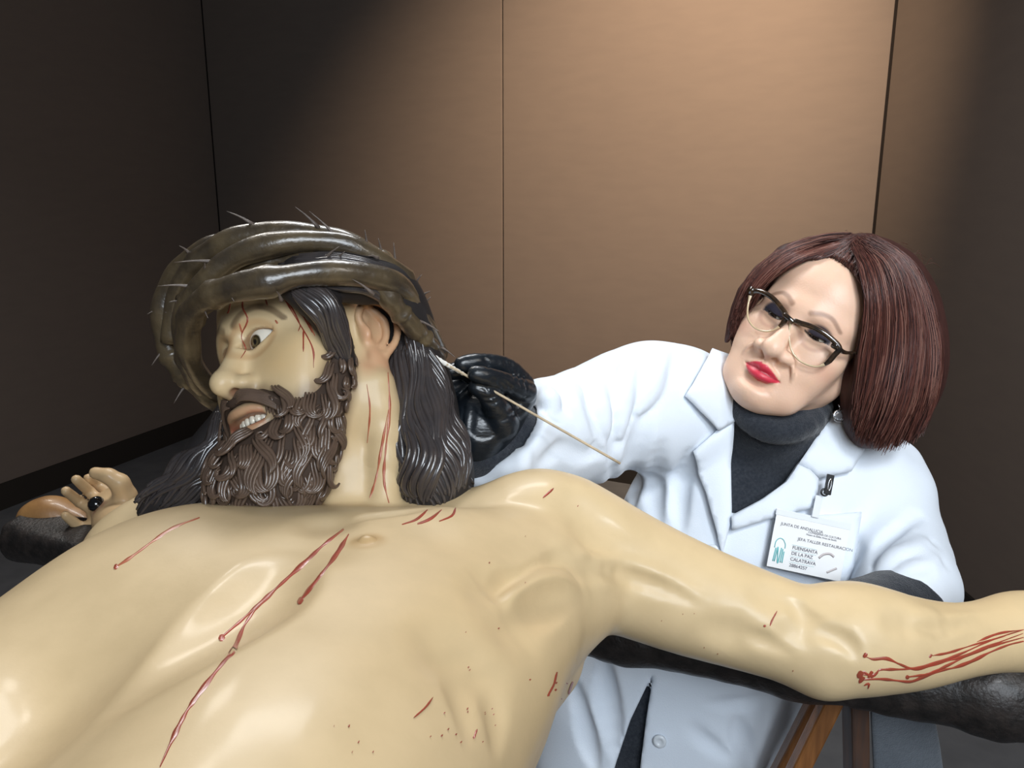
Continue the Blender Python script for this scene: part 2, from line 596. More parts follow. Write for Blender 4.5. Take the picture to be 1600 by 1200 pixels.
def head_clay(S, H, ey=0.0, ez=0.0625, ex=0.031, nose_w=1.0, nose_l=0.0, cheeks=0.0, jaw=1.0, open_mouth=False, lid=(0.0052, 0.004), lidy=0.0, age=0.0, ears=(1, -1), lip=1.0, tilt=0.0018, er=0.0127, my=0.0, inner=1.0):
    s = H.s
    def E(c, r, k=0.02, kind='u', rl=None):
        S.ell(H.p(c), s * np.array(r), H.R if rl is None else H.R @ rl, k * s, kind)
    def C(a, b, ra, rb, k=0.012, kind='u'):
        S.cone(H.p(a), H.p(b), ra * s, rb * s, k * s, kind)
    def CH(pts, rad, k=0.006, n=None, kind='u'):
        S.chain([H.p(p) for p in pts], np.array(rad) * s, k * s, kind, None, n)
    CHM = lambda pts, *a: CH([(p[0], p[1] + my, p[2]) for p in pts], *a)
    E((0, 0.03, -0.022), (0.072, 0.086, 0.094))
    E((0, 0.042, 0.026), (0.060, 0.050, 0.054), 0.04)
    E((0, -0.025, 0.026), (0.057, 0.062, 0.056), 0.03)
    E((0, -0.062, 0.052), (0.033, 0.034, 0.038), 0.03)
    for x in (1, -1):
        C((x * 0.050 * jaw, -0.052, 0.0), (x * 0.018, -0.099, 0.062), 0.021, 0.017, 0.035)
    E((0, -0.101, 0.071), (0.020, 0.0155, 0.020), 0.022)
    for x in (1, -1):
        E((x * 0.045, -0.022, 0.050), (0.023, 0.018, 0.021), 0.028)
        E((x * 0.036, -0.052, 0.052 + cheeks), (0.022, 0.026, 0.020), 0.03)
        C((x * 0.011, 0.017, 0.0795), (x * 0.046, 0.017, 0.058), 0.009, 0.008, 0.02)
    for x in (1, -1):
        S.ell(H.p((x * ex, ey + 0.001, 0.088)), s * np.array((0.0165, 0.0095, 0.0125)), H.R, 0.013 * s, 's')
    # nose
    C((0, 0.004, 0.080), (0, -0.034 - nose_l, 0.103), 0.0072, 0.0092 * nose_w, 0.014)
    E((0, -0.039 - nose_l, 0.1065), (0.0105 * nose_w, 0.0095, 0.0108), 0.008)
    for x in (1, -1):
        E((x * 0.0128 * nose_w, -0.0425 - nose_l, 0.092), (0.0072 * nose_w, 0.0075, 0.0105), 0.007)
    C((0, -0.044 - nose_l, 0.109), (0, -0.052 - nose_l, 0.096), 0.0045, 0.005, 0.006)
    for x in (1, -1):
        S.ell(H.p((x * 0.0068 * nose_w, -0.0505 - nose_l, 0.0985)), s * np.array((0.0040, 0.0045, 0.0065)), H.R, 0.003 * s, 's')
    # lids
    for x in (1, -1):
        E((x * ex, ey, ez), (er + .0015, er + .0013, er + .0015), 0.006)
        if age:
            CH([(x * 0.019, ey - 0.0125, ez + 0.0115), (x * 0.031, ey - 0.0165, ez + 0.0115), (x * 0.043, ey - 0.012, ez + 0.0055)], [0.002, 0.0040, 0.002], 0.006, 8)
        cx = x * ex
        def carve(P, cx=cx, x=x):
            q = H.inv(P) - np.array([cx, ey, ez])
            u = q[:, 0] * x / (er + .0013)
            u = np.where(u < 0, u * inner, u)
            hu = lid[0] * np.maximum(1 - u * u, -2); hl = lid[1] * np.maximum(1 - u * u, -2)
            y = q[:, 1] - lidy - tilt * u
            d = np.maximum(y - hu, -y - hl)
            return np.maximum(np.maximum(d, 0.004 - q[:, 2]), np.abs(q[:, 0]) - er - .0013) * s
        S.op('s', carve, H.p((cx, ey, ez)), 0.03, 0.0012)
    # mouth
    z0 = 0.0935
    if open_mouth:
        CH([(-0.025, -0.0735, 0.081), (-0.013, -0.0665, 0.0915), (0, -0.066, 0.0962), (0.013, -0.0655, 0.0915), (0.026, -0.0715, 0.081)], [0.003, 0.0046, 0.0046, 0.0046, 0.003], 0.008, 14)
        CH([(-0.024, -0.077, 0.081), (-0.012, -0.0845, 0.0895), (0, -0.0865, 0.0925), (0.012, -0.0845, 0.0895), (0.025, -0.075, 0.081)], [0.003, 0.0052, 0.0062, 0.0056, 0.003], 0.008, 14)
        S.ell(H.p((0, -0.0755, 0.086)), s * np.array((0.0225, 0.0052, 0.016)), H.R, 0.003 * s, 's')
        E((0, -0.098, 0.082), (0.014, 0.010, 0.012), 0.014)
    else:
        CHM([(-0.0245, -0.0735, 0.080), (-0.012, -0.0695, 0.0910), (-0.003, -0.067, 0.0955), (0, -0.0685, 0.0955), (0.003, -0.067, 0.0955), (0.012, -0.0695, 0.0910), (0.0245, -0.0735, 0.080)],
           np.array([0.0022, 0.0040, 0.0046, 0.0044, 0.0046, 0.0040, 0.0022]) * lip, 0.006, 18)
        CHM([(-0.0235, -0.075, 0.080), (-0.012, -0.0795, 0.0900), (0, -0.081, 0.0940), (0.012, -0.0795, 0.0900), (0.0235, -0.075, 0.080)], np.array([0.0022, 0.0046, 0.0056, 0.0046, 0.0022]) * lip, 0.006, 16)
        CHM([(-0.027, -0.0755, 0.0815), (-0.012, -0.0745, 0.0965), (0, -0.0747, 0.1015), (0.012, -0.0745, 0.0965), (0.027, -0.0755, 0.0815)], [0.001, 0.0012, 0.0012, 0.0012, 0.001], 0.003, 12, 's')
        E((0, -0.0905 + my, 0.091), (0.016, 0.004, 0.006), 0.010, 's')
    if age:
        for x in (1, -1):
            CH([(x * 0.017, -0.045, 0.0955), (x * 0.027, -0.060, 0.0905), (x * 0.031, -0.076, 0.084)], [0.0006, 0.0010, 0.0006], 0.006, 10, 's')
            CH([(x * 0.022, -0.040, 0.0925), (x * 0.032, -0.052, 0.088), (x * 0.036, -0.066, 0.081)], [0.0015, 0.0026, 0.0015], 0.012, 10)
            E((x * 0.037, -0.088, 0.060), (0.016, 0.018, 0.015), 0.018)
    # ears
    for x in ears:
        tip = lambda y, z, q: (x * q, y, z)
        E((x * 0.0755, -0.007, -0.012), (0.0055, 0.027, 0.0165), 0.012)
        CH([tip(-0.006, 0.002, 0.0765), tip(0.008, 0.006, 0.0765), tip(0.020, 0.001, 0.080), tip(0.0245, -0.011, 0.084), tip(0.018, -0.024, 0.088), tip(0.002, -0.030, 0.090), tip(-0.016, -0.026, 0.087), tip(-0.030, -0.014, 0.082)],
           [0.0026, 0.003, 0.0034, 0.0036, 0.0036, 0.0034, 0.0032, 0.0038], 0.004, 26)
        E((x * 0.078, -0.036, -0.006), (0.0055, 0.0105, 0.0085), 0.008)
        E((x * 0.0845, -0.006, -0.009), (0.0075, 0.015, 0.0095), 0.004, 's')
        E((x * 0.087, 0.010, -0.010), (0.0065, 0.009, 0.009), 0.004, 's')
        CH([tip(0.013, -0.013, 0.0815), tip(0.004, -0.020, 0.0835), tip(-0.012, -0.0185, 0.0825), tip(-0.024, -0.009, 0.080)], [0.0028, 0.0034, 0.003, 0.003], 0.004, 14)
        CH([tip(0.013, -0.013, 0.0815), tip(0.018, -0.006, 0.081)], [0.0028, 0.002], 0.004)
        E((x * 0.0785, -0.009, 0.0015), (0.0045, 0.0065, 0.0035), 0.004)


SB = Sculpt()
B3 = lambda X, Y, Z: np.array([X, Y, Z])
Hd = np.array([0.138, 0.99, 0.0]); Ld = np.array([0.99, -0.138, 0.0]); Zd = np.array([0, 0, 1.0])
RB = np.stack([Ld, Hd, Zd], 1)
# rib cage, belly, chest
SB.ell((-0.140, 0.42, 1.120), (0.135, 0.29, 0.125), RB)
SB.ell((-0.374, 0.44, 1.078), (0.138, 0.28, 0.125), RB, 0.055)
SB.ell((-0.235, 0.10, 1.10), (0.17, 0.30, 0.105), RB, 0.08)
SB.ell((-0.075, 0.60, 1.150), (0.125, 0.15, 0.085), RB, 0.06)
SB.ell((-0.290, 0.63, 1.150), (0.115, 0.14, 0.085), RB, 0.06)
# flank and wing of the back
SB.chain([(-0.23, 0.25, 1.10), (-0.155, 0.42, 1.10), (-0.062, 0.56, 1.095), (0.012, 0.68, 1.085)], [0.078, 0.076, 0.070, 0.056], 0.06)
# shoulders
SB.chain([(-0.40, 0.80, 1.12), (-0.25, 0.79, 1.12), (-0.165, 0.78, 1.12), (-0.05, 0.77, 1.12), (0.03, 0.765, 1.12)], [0.06, 0.075, 0.07, 0.075, 0.06], 0.06)
SB.chain([W(600, 832, 0.80), W(700, 818, 0.80), W(800, 812, 0.81)], [0.012, 0.014, 0.02], 0.04)
# left arm
SB.chain([W(800, 850, 0.80), W(860, 838, 0.80), W(960, 885, 0.80), W(1065, 930, 0.79), W(1160, 963, 0.78), W(1235, 988, 0.77), W(1290, 1005, 0.765)],
         [0.050, 0.0535, 0.050, 0.0455, 0.0405, 0.037, 0.036], 0.05, n=16)
SB.chain([W(1270, 1010, 0.765), W(1330, 996, 0.765), W(1420, 1004, 0.775), W(1500, 1000, 0.785), W(1570, 990, 0.80), W(1620, 985, 0.81)],
         [0.034, 0.0455, 0.037, 0.0290, 0.030, 0.036], 0.02, n=14)
SB.ell(W(1288, 1045, 0.755), (0.02, 0.022, 0.022), None, 0.02)
# pectoral strap into the arm, armpit hollow
SB.chain([W(700, 890, 0.69), W(790, 900, 0.725), W(870, 890, 0.755)], [0.040, 0.044, 0.040], 0.04, n=6)
SB.chain([W(815, 960, 0.69), W(860, 938, 0.735), W(905, 915, 0.775)], [0.040, 0.042, 0.042], 0.05, n=6)
SB.ell((-0.190, 0.605, 1.129), (0.105, 0.165, 0.090), RB, 0.08)
# neck
SB.chain([HS.p((0, -0.03, -0.035)), HS.p((0.0, -0.10, -0.03)), B3(-0.178, 0.80, 1.18), B3(-0.165, 0.80, 1.10)], [0.056, 0.054, 0.062, 0.07], 0.03, n=10)
SB.chain([W(592, 600, 0.795), W(602, 690, 0.795), W(600, 780, 0.785), W(585, 830, 0.77)], [0.012, 0.016, 0.014, 0.012], 0.03, n=8)
# right arm and hand
SB.chain([B3(-0.38, 0.82, 1.14), B3(-0.46, 0.93, 1.09), W(196, 838, 1.11), W(178, 812, 1.17)], [0.05, 0.038, 0.029, 0.026], 0.02, n=10)
WH = lambda x, y, d=1.2: W(x, y, d)
SB.chain([WH(182, 815, 1.17), WH(176, 795, 1.19), WH(166, 790, 1.2)], [0.025, 0.024, 0.020], 0.02)
SB.cone(WH(184, 772, 1.19), WH(152, 803, 1.2), 0.0145, 0.0145, 0.012)
SB.chain([WH(196, 775, 1.17), WH(187, 755, 1.16), WH(170, 744, 1.155), WH(149, 739, 1.155)], [0.017, 0.0130, 0.0108, 0.0088], 0.008)
SB.chain([WH(172, 772, 1.215), WH(154, 759, 1.225), WH(138, 747, 1.205)], [0.0088, 0.0080, 0.0070], 0.003)
SB.chain([WH(160, 788, 1.195), WH(140, 768, 1.20), WH(119, 749, 1.17)], [0.0086, 0.0080, 0.0070], 0.0015)
SB.chain([WH(151, 799, 1.19), WH(125, 785, 1.20), WH(103, 767, 1.17)], [0.0086, 0.0080, 0.0070], 0.0015)
SB.chain([WH(152, 819, 1.19), WH(126, 825, 1.185), WH(102, 805, 1.165)], [0.0100, 0.0082, 0.0066], 0.003)
# head
EYS = (0.0189, -0.0018, 0.0635)
head_clay(SB, HS, ey=EYS[1], ez=EYS[2], ex=EYS[0], open_mouth=True, lid=(0.0080, 0.0070), ears=(1,), er=.0182, tilt=.0024, inner=1.42)

def fold_on(T, base, px, r, kind, off, k=.012, n=None, soft=0):
    px = np.array(px, float); n = n or max(5, len(px) * 3)
    Q = catmull(px, n)
    P, N, ok = trace(base, Q[:, 0], Q[:, 1])
    P, N = P[ok], N[ok]
    if len(P) < 2: return
    if soft: off = off + (r - off) * soft if off > 0 else off - (r + off) * soft
    T.chain(P + N * off, r * (.35 + .65 * np.sin(np.pi * np.linspace(.08, .95, len(P)))), k, kind)
SF = dict(soft=.48)
SB0 = Sculpt(); SB0.ops = list(SB.ops)
fold_on(SB, SB0, [(935, 828), (889, 869), (840, 901), (790, 922), (750, 918)], .014, 's', .006, .03, **SF)
fold_on(SB, SB0, [(770, 930), (800, 912), (830, 902)], .016, 's', .006, .03, **SF)
fold_on(SB, SB0, [(780, 962), (812, 940), (850, 918), (882, 908), (940, 911), (1000, 925)], .014, 'u', -.008, .02, **SF)
fold_on(SB, SB0, [(795, 978), (830, 960), (868, 940), (905, 938)], .016, 's', .006, .03, **SF)
fold_on(SB, SB0, [(900, 873), (945, 880), (1010, 898), (1080, 925), (1150, 955)], .012, 'u', -.009, .025, **SF)
fold_on(SB, SB0, [(905, 893), (960, 898), (1040, 922), (1110, 955)], .010, 's', .005, .025, **SF)
fold_on(SB, SB0, [(900, 790), (940, 815), (990, 845)], .010, 's', .005, .03, **SF)
fold_on(SB, SB0, [(1195, 930), (1240, 945), (1262, 965), (1300, 975)], .010, 's', .004, .02, **SF)
fold_on(SB, SB0, [(1240, 985), (1290, 990), (1330, 1010), (1340, 1040)], .010, 's', .004, .02, **SF)
fold_on(SB, SB0, [(1130, 985), (1190, 1000), (1250, 1030)], .010, 's', .005, .025, **SF)
fold_on(SB, SB0, [(1400, 975), (1460, 985), (1540, 970)], .008, 's', .004, .02, **SF)
fold_on(SB, SB0, [(1440, 960), (1500, 962), (1560, 952)], .006, 'u', -.004, .015, **SF)
for _p in ([(690, 1010), (720, 1080), (735, 1190)], [(745, 1040), (775, 1110), (770, 1199)]):
    fold_on(SB, SB0, _p, .014, 's', .010, .03, **SF)
fold_on(SB, SB0, [(505, 835), (440, 885), (400, 930), (320, 990), (220, 1075), (110, 1190)], .042, 's', .0375, .045)
fold_on(SB, SB0, [(505, 815), (560, 808), (630, 800), (700, 790)], .010, 's', .006, .03, **SF)
# hair volumes of the statue (blocked in first so that paint can follow them)
BEARD = Sculpt()
def hc(pts, rad, k=0.012, n=10, S=BEARD):
    S.chain([HS.p(p) for p in pts], np.array(rad) * HS.s, k, 'u', None, n)
for x in (1, -1):
    hc([(x * .066, .010, .032), (x * .066, -.02, .032), (x * .062, -.050, .034), (x * .050, -.078, .046), (x * .026, -.108, .066), (0, -.122, .076)], [.004, .0085, .0130, .016, .019, .019])
    hc([(x * .056, -.045, .040), (x * .045, -.072, .058), (x * .028, -.098, .072)], [.007, .011, .012])
    hc([(x * .004, -.0560, .0985), (x * .014, -.0555, .0945), (x * .028, -.0605, .084), (x * .040, -.078, .070), (x * .043, -.100, .056)], [.0030, .0046, .0058, .0080, .010])
    hc([(x * .042, -.09, .045), (x * .028, -.118, .055), (x * .01, -.14, .06)], [.016, .02, .02])
BEARD.chain([W(405, 712, .752), W(400, 745, .745), W(420, 775, .742)], [.028, .032, .022], .03)
BEARD.chain([W(375, 720, .745), W(362, 765, .735), W(368, 788, .73)], [.012, .015, .010], .02)
BEARD.chain([W(440, 715, .765), W(430, 765, .745), W(440, 785, .742)], [.022, .022, .014], .02)

HAIR = Sculpt()
HAIR.ell(HS.p((0, .036, -.034)), np.array((.078, .085, .092)) * HS.s, HS.R)
HAIR.chain([W(455, 448, .752), W(500, 476, .757), W(522, 515, .766), W(538, 560, .777), W(546, 600, .784)], [.013, .016, .013, .010, .006], .015, n=9)
HAIR.chain([W(470, 430, .775), W(550, 432, .785), W(612, 452, .81), W(640, 505, .835)], [.02, .022, .022, .022], .02, n=8)
HAIR.chain([W(636, 512, .85), W(648, 580, .845), W(655, 660, .835), W(672, 720, .82), W(680, 765, .805)], [.019, .026, .033, .036, .030], .03, n=10)
HAIR.chain([W(668, 600, .865), W(684, 680, .855), W(700, 740, .835), W(716, 785, .82)], [.02, .021, .022, .012], .03, n=10)
HAIR.chain([W(378, 625, .86), W(358, 665, .85), W(328, 708, .845), W(286, 765, .835), W(228, 800, .825)], [.016, .018, .021, .020, .009], .03, n=10)
HAIR.chain([W(500, 560, .93), W(530, 680, .90), W(560, 760, .87)], [.05, .06, .05], .04)

HAIR.sub(HS.p((.086, -.010, -.008)), np.array((.026, .036, .026)) * HS.s, HS.R, .004)
# ---------------------------------------------------------------- body mesh with painted colour
def hash_noise(P, s, seed):
    return 0.5 + 0.5 * waves(P, s, seed)

SKIN = np.array([0.660, 0.500, 0.290]); BROWN = np.array([0.105, 0.058, 0.034]); BLOOD = np.array([0.30, 0.035, 0.020])
NIP, _, _ = trace(SB, [572], [845]); NIP = NIP[0]
SB.chain([NIP + np.array([0, 0, -.001]), NIP + np.array([0.001, 0, -.001])], [.0055, .0055], .005)

def body_color(P):
    c = np.tile(SKIN, (len(P), 1))
    def blend(col, m):
        m = np.clip(m, 0, 1)[:, None]
        c[:] = c * (1 - m) + np.asarray(col) * m
    m = hash_noise(P, 14, 1)
    blend((0.64, 0.455, 0.235), 0.55 * smooth01(m, 0.45, 0.9))
    m = hash_noise(P, 60, 2) * hash_noise(P, 37, 3)
    blend((0.56, 0.40, 0.21), 0.5 * smooth01(m, 0.4, 0.8))
    blend((0.46, 0.28, 0.11), 0.75 * (1 - smooth01(np.linalg.norm(P - NIP, axis=1), .008, .020)))
    q = HS.inv(P)
    head = np.linalg.norm(P - HS.p((0, -.02, .03)), axis=1) < 0.2
    i = np.where(head)[0]
    if len(i):
        Q, PP = q[i], P[i]
        mm = np.zeros(len(P))
        def hb(col, m):
            mm[:] = 0; mm[i] = m; blend(col, mm)
        hb((0.62, 0.40, 0.17), 0.7 * (1 - smooth01(np.abs(Q[:, 2] - .075) * 0 + np.linalg.norm((Q - (0.04, -.03, .06)) , axis=1), .01, .04)))
        hb((0.62, 0.30, 0.17), 0.8 * smooth01(Q[:, 0], .068, .080) * (1 - smooth01(np.abs(Q[:, 2] + .01), .02, .04)) * (1 - smooth01(np.abs(Q[:, 1]), .04, .06)))
        d = BEARD.evaluate(PP)
        hb(BROWN * 1.3, 0.9 * (1 - smooth01(d, -.001, .011)))
        d = HAIR.evaluate(PP)
        hb(BROWN * 1.2, 0.85 * (1 - smooth01(d, 0, .007)) * (Q[:, 1] > -.04) * (np.linalg.norm(Q - (.078, -.008, -.012), axis=1) > .036))
        for x in (1, -1):
            bd, t = seg_dist2(Q[:, :2] * (x, 1), catmull([(.008, .0160), (.018, .0235), (.031, .0255), (.042, .0190), (.050, .008)], 20))
            hb((0.10, 0.055, 0.028), 0.85 * (1 - smooth01(bd, .0016, .0062 - .0030 * t)) * (Q[:, 2] > .03))
            e = Q - (x * EYS[0], EYS[1], EYS[2]); r = np.linalg.norm(e, axis=1)
            u = e[:, 0] * x / .0195; u = np.where(u < 0, u * 1.42, u); y = e[:, 1] - .0024 * u
            hu = .0080 * (1 - u * u); hl = -.0070 * (1 - u * u)
            rim = np.minimum(np.abs(y - hu), np.abs(y - hl))
            hb((0.17, 0.075, 0.035), 0.8 * (1 - smooth01(rim, .0006, .0020)) * (r < .025) * (np.abs(u) < 1.1) * (e[:, 2] > .002))
            hb((0.45, 0.24, 0.10), 0.5 * (1 - smooth01(np.abs(np.linalg.norm(e[:, :2] * (1, 1.3), axis=1) - .0200), .001, .006)) * (e[:, 2] > 0))
        inn = (np.abs(Q[:, 1] + .0755) < .0068) & (np.abs(Q[:, 0]) < .0235) & (Q[:, 2] < .0955) & (Q[:, 2] > .06)
        hb((0.22, 0.035, 0.025), 0.95 * inn)
        l = np.minimum(np.abs(Q[:, 1] + .0685), np.abs(Q[:, 1] + .0845))
        hb((0.55, 0.27, 0.15), 0.6 * (1 - smooth01(l, .002, .006)) * (np.abs(Q[:, 0]) < .024) * (Q[:, 2] > .075))
        hb((0.30, 0.12, 0.07), 0.85 * (1 - smooth01(np.linalg.norm((Q - (.0068, -.049, .097)) * (1, 1, .6), axis=1), .0035, .006)))
    hd = np.linalg.norm(P - W(155, 785, 1.19), axis=1)
    blend((0.50, 0.30, 0.145), 0.7 * (1 - smooth01(hd, .06, .14)))
    blend(BLOOD, 0.9 * (1 - smooth01(np.linalg.norm(P - W(166, 803, 1.165), axis=1) + .006 * waves(P, 300, 5), .012, .024)))
    return c

V1, F1 = SB.mesh(0.0033, hi=(2, 2, 1.1905))
V2, F2 = SB.mesh(0.0016, lo=(-2, -2, 1.189))
Vb, Fb = np.concatenate([V1, V2]), np.concatenate([F1, F2 + len(V1)])
M_skin = pmat('painted_flesh', (0.6, 0.42, 0.2), 0.46, 0.35, vcol=True, noise=0.45, nscale=34, bump=0.04, bscale=300, coat=0.11, noise_col=(0.56, 0.42, 0.235))
statue = empty('crucifixion_statue', (-0.16, 0.55, 1.0), 'life-size painted wooden statue of a bearded crucified man lying on a log cross', 'statue')
body = mesh_obj('body', Vb, Fb, M_skin, statue, colors=body_color(Vb))

M_brown = pmat('painted_brown_hair', (0.125, 0.082, 0.058), 0.30, 0.6, noise=0.55, nscale=60, coat=0.3, noise_col=(0.065, 0.042, 0.030))
M_dark = pmat('painted_dark_hair', (0.040, 0.035, 0.036), 0.25, 0.6, noise=0.5, nscale=60, coat=0.5, noise_col=(0.07, 0.055, 0.05))

# eyes and teeth
M_eye = pmat('painted_eyeball', (0.8, 0.76, 0.66), 0.12, 0.6, vcol=True, coat=0.8)
def eyeball(H, c, r, gaze, parent, iris_col, mat, name='eyeball', ir=0.47):
    V, F = lathe([(r * math.sin(a), r * math.cos(a)) for a in np.linspace(0.02, math.pi - 0.02, 40)], 40, H.d(gaze), H.p(c))
    a = np.arccos(np.clip(((V - H.p(c)) / r) @ nrm(H.d(gaze)), -1, 1))
    col = np.tile(np.array([0.80, 0.75, 0.64]), (len(V), 1))
    col[a < ir] = iris_col; col[(a < ir) & (a > ir - 0.09)] = np.array(iris_col) * 0.35; col[a < ir * 0.45] = (0.008, 0.007, 0.006)
    return mesh_obj(name, V, F, mat, parent, colors=col)
for x in (1, -1):
    eyeball(HS, (x * EYS[0], EYS[1], EYS[2]), 0.0182 * HS.s, nrm((0.04, -0.12, 1)), statue, (0.115, 0.085, 0.035), M_eye, ir=.34)
M_tooth = pmat('painted_teeth', (0.72, 0.66, 0.54), 0.2, 0.6, coat=0.5)
for i in range(-4, 5):
    a = i * 0.29
    c = np.array([math.sin(a) * .021, -.0735, .071 + math.cos(a) * .0165])
    S = Sculpt(); S.ell(HS.p(c), np.array((.0030, .0042, .0022)) * HS.s * 1.05, HS.R @ np.array([[math.cos(a), 0, math.sin(a)], [0, 1, 0], [-math.sin(a), 0, math.cos(a)]]), .002)
    V, F = S.mesh(.0012); mesh_obj('tooth', V, F, M_tooth, statue)

# ---------------------------------------------------------------- carved beard
Vv, Fv = BEARD.mesh(.0022)
M_brownbase = pmat('shaded_beard_ground', (0.055, 0.036, 0.026), 0.7, 0.2)  # beard brown darkened under the curls: groove shade put into the colour
beard = mesh_obj('beard', Vv, Fv, M_brownbase, statue)
def lock(c, n, flow, L, r, hook, side, strands=3, gap=.0026, seg=6, m=11):
    """a bundle of carved strands on a surface: starts along the flow and hooks round"""
    f = flow - n * (flow @ n); f = nrm(f); b = np.cross(n, f) * side
    u = np.linspace(0, 1, m)
    out = []
    for s in range(strands):
        o = (s - (strands - 1) / 2)
        th = -0.55 * np.sin(u * 3.1) + hook * u ** 2.2 * (1 - 0.10 * o)
        ds = L / (m - 1) * (1 - 0.10 * o)
        x = np.concatenate([[0], np.cumsum(np.cos(th[:-1]) * ds)]); y = np.concatenate([[0], np.cumsum(np.sin(th[:-1]) * ds)])
        nx, ny = -np.sin(th), np.cos(th)
        x = x + nx * o * gap * (-1); y = y - ny * o * gap
        P = c + x[:, None] * f + y[:, None] * b + n * (r * 0.35 + r * 0.8 * np.sin(u * math.pi))[:, None]
        out.append(tube(P, r * (0.25 + 0.75 * np.sin(np.pi * (0.12 + 0.83 * u))), seg, 0.9))
    return out
def flow_beard(P):
    q = HS.inv(P)
    d = HS.d((0.0, -1.0, 0.10)) + 0.35 * HS.d((np.sign(q[0]) * -0.4, 0, .2))
    return nrm(d + np.array([0, 0, -0.5]))
Nb = grad(BEARD.evaluate, Vv)
locks, taken = [], []
tk = np.full((4000, 3), 99.0)
rr = random.Random(3)
order = list(range(len(Vv))); rr.shuffle(order)
bodyd = SB.evaluate(Vv)
qv = HS.inv(Vv)
for i in order:
    p = Vv[i]; n = Nb[i]
    if bodyd[i] < 0.0015 or (qv[i][1] > -.092 and abs(qv[i][0]) < .031 and qv[i][2] > .062): continue
    if ((tk[:len(taken) + 1] - p) ** 2).sum(1).min() < .0098 ** 2: continue
    tk[len(taken)] = p; taken.append(p)
    sc = .55 if qv[i][2] < .042 else 1.0
    V, F = merge(lock(p - flow_beard(p) * .006, n, flow_beard(p) + .5 * np.array([rr.uniform(-1, 1), rr.uniform(-1, 1), rr.uniform(-.4, .4)]), sc * rr.uniform(.022, .046), rr.uniform(.0018, .0024), rr.uniform(0.8, 5.6), rr.choice((-1, 1)), rr.choice((2, 3, 4)) if sc == 1 else 2, .0030, 6, 15))
    mesh_obj('beard_curl', V, F, M_brown, beard)
# moustache strands
for x in (1, -1):
    for j in range(9):
        v = j / 8
        g = [(x * .004, -.0535 - .0045 * v, .1010 - .001 * v), (x * .014, -.0510 - .0085 * v, .0995), (x * .028, -.0555 - .0105 * v, .0905), (x * .041, -.072 - .009 * v, .0785 - .003 * v), (x * (.048 - .004 * v), -.097 - .006 * v, .064)]
        P = catmull([HS.p(a) for a in g], 24)
        P += HS.d((0, .0012, 0)) * np.sin(np.linspace(0, 9, 24) + v * 5)[:, None]
        mesh_obj('moustache_strand', *tube(P, .0019 * np.sin(np.pi * np.linspace(.12, .93, 24)), 6), M_brown, beard)

# ---------------------------------------------------------------- carved hair
Vv, Fv = HAIR.mesh(.003)
M_darkbase = pmat('painted_hair_ground', (0.022, 0.019, 0.019), 0.6, 0.3)
hair = mesh_obj('hair', Vv, Fv, M_darkbase, statue)
def strands(guides, n, r, amp, freq, seed, lift=.004, m=40, S=HAIR, useS=True):
    """wavy strands interpolated between pixel guides (x, y, depth)"""
    rg = random.Random(seed); out = []; QQ = []
    G = np.array([catmull(g, m) for g in guides])
    for s in range(n):
        v = (s + rg.uniform(.2, .8)) / n * (len(G) - 1); i = min(int(v), len(G) - 2); t = v - i
        Q = G[i] * (1 - t) + G[i + 1] * t
        u = np.linspace(0, 1, m); a0 = rg.uniform(0, .12); b0 = rg.uniform(.86, 1)
        k = (u * (b0 - a0) + a0) * (m - 1); Q = np.stack([np.interp(k, np.arange(m), Q[:, j]) for j in range(3)], 1)
        T = np.gradient(Q[:, :2], axis=0); T /= np.linalg.norm(T, axis=1)[:, None] + 1e-9
        ph = v * 2.4 + rg.uniform(-.5, .5)
        Q[:, :2] += np.stack([-T[:, 1], T[:, 0]], 1) * (amp * np.sin(u * freq + ph) * (0.3 + .7 * u))[:, None]
        QQ.append((Q, u))
    A = np.concatenate([q for q, _ in QQ])
    PA, NA, OA = trace(S, A[:, 0], A[:, 1], 40)
    for s, (Q, u) in enumerate(QQ):
        if useS:
            P, ok = PA[s * m:(s + 1) * m], OA[s * m:(s + 1) * m]
            dep = (P - CAM) @ CF
            dep = np.where(ok & (np.abs(dep - Q[:, 2]) < .05), dep, Q[:, 2])
            dep = np.convolve(np.pad(dep, 4, mode='edge'), np.ones(9) / 9, 'valid')
        else: dep = Q[:, 2]
        dep = dep - lift * (.3 + .9 * rg.random()) * np.sin(np.pi * np.clip(u, .05, .95)) + .001
        P = np.array([W(a, b, c) for (a, b), c in zip(Q[:, :2], dep)])
        out.append(tube(P, r * rg.uniform(.75, 1.25) * (.2 + .8 * np.sin(np.pi * (.06 + .9 * u)) ** .7), 6))
    return out
st = []
st += strands([[(618, 520, .83), (610, 590, .825), (622, 650, .82), (612, 715, .81), (640, 790, .79)],
               [(635, 515, .83), (640, 590, .82), (645, 660, .81), (650, 720, .79), (668, 795, .78)],
               [(655, 530, .84), (668, 590, .83), (672, 650, .82), (690, 720, .79), (695, 790, .785)],
               [(660, 540, .85), (690, 600, .845), (703, 660, .83), (722, 720, .81), (733, 785, .80)],
               [(666, 535, .86), (700, 600, .86), (717, 660, .85), (732, 720, .83), (737, 783, .81)]], 56, .0036, 9, 13, 1)
st += strands([[(622, 640, .82), (640, 700, .79), (618, 755, .79), (650, 775, .78)], [(660, 640, .82), (690, 700, .79), (690, 745, .78), (662, 790, .775)]], 16, .0038, 5, 8, 4, .008)
st += strands([[(440, 448, .745), (482, 488, .745), (512, 540, .757), (540, 590, .775)], [(470, 440, .745), (515, 475, .745), (532, 530, .755), (546, 598, .775)], [(500, 440, .75), (533, 480, .75), (542, 530, .76), (550, 598, .78)]], 24, .0031, 4, 10, 2, .004)
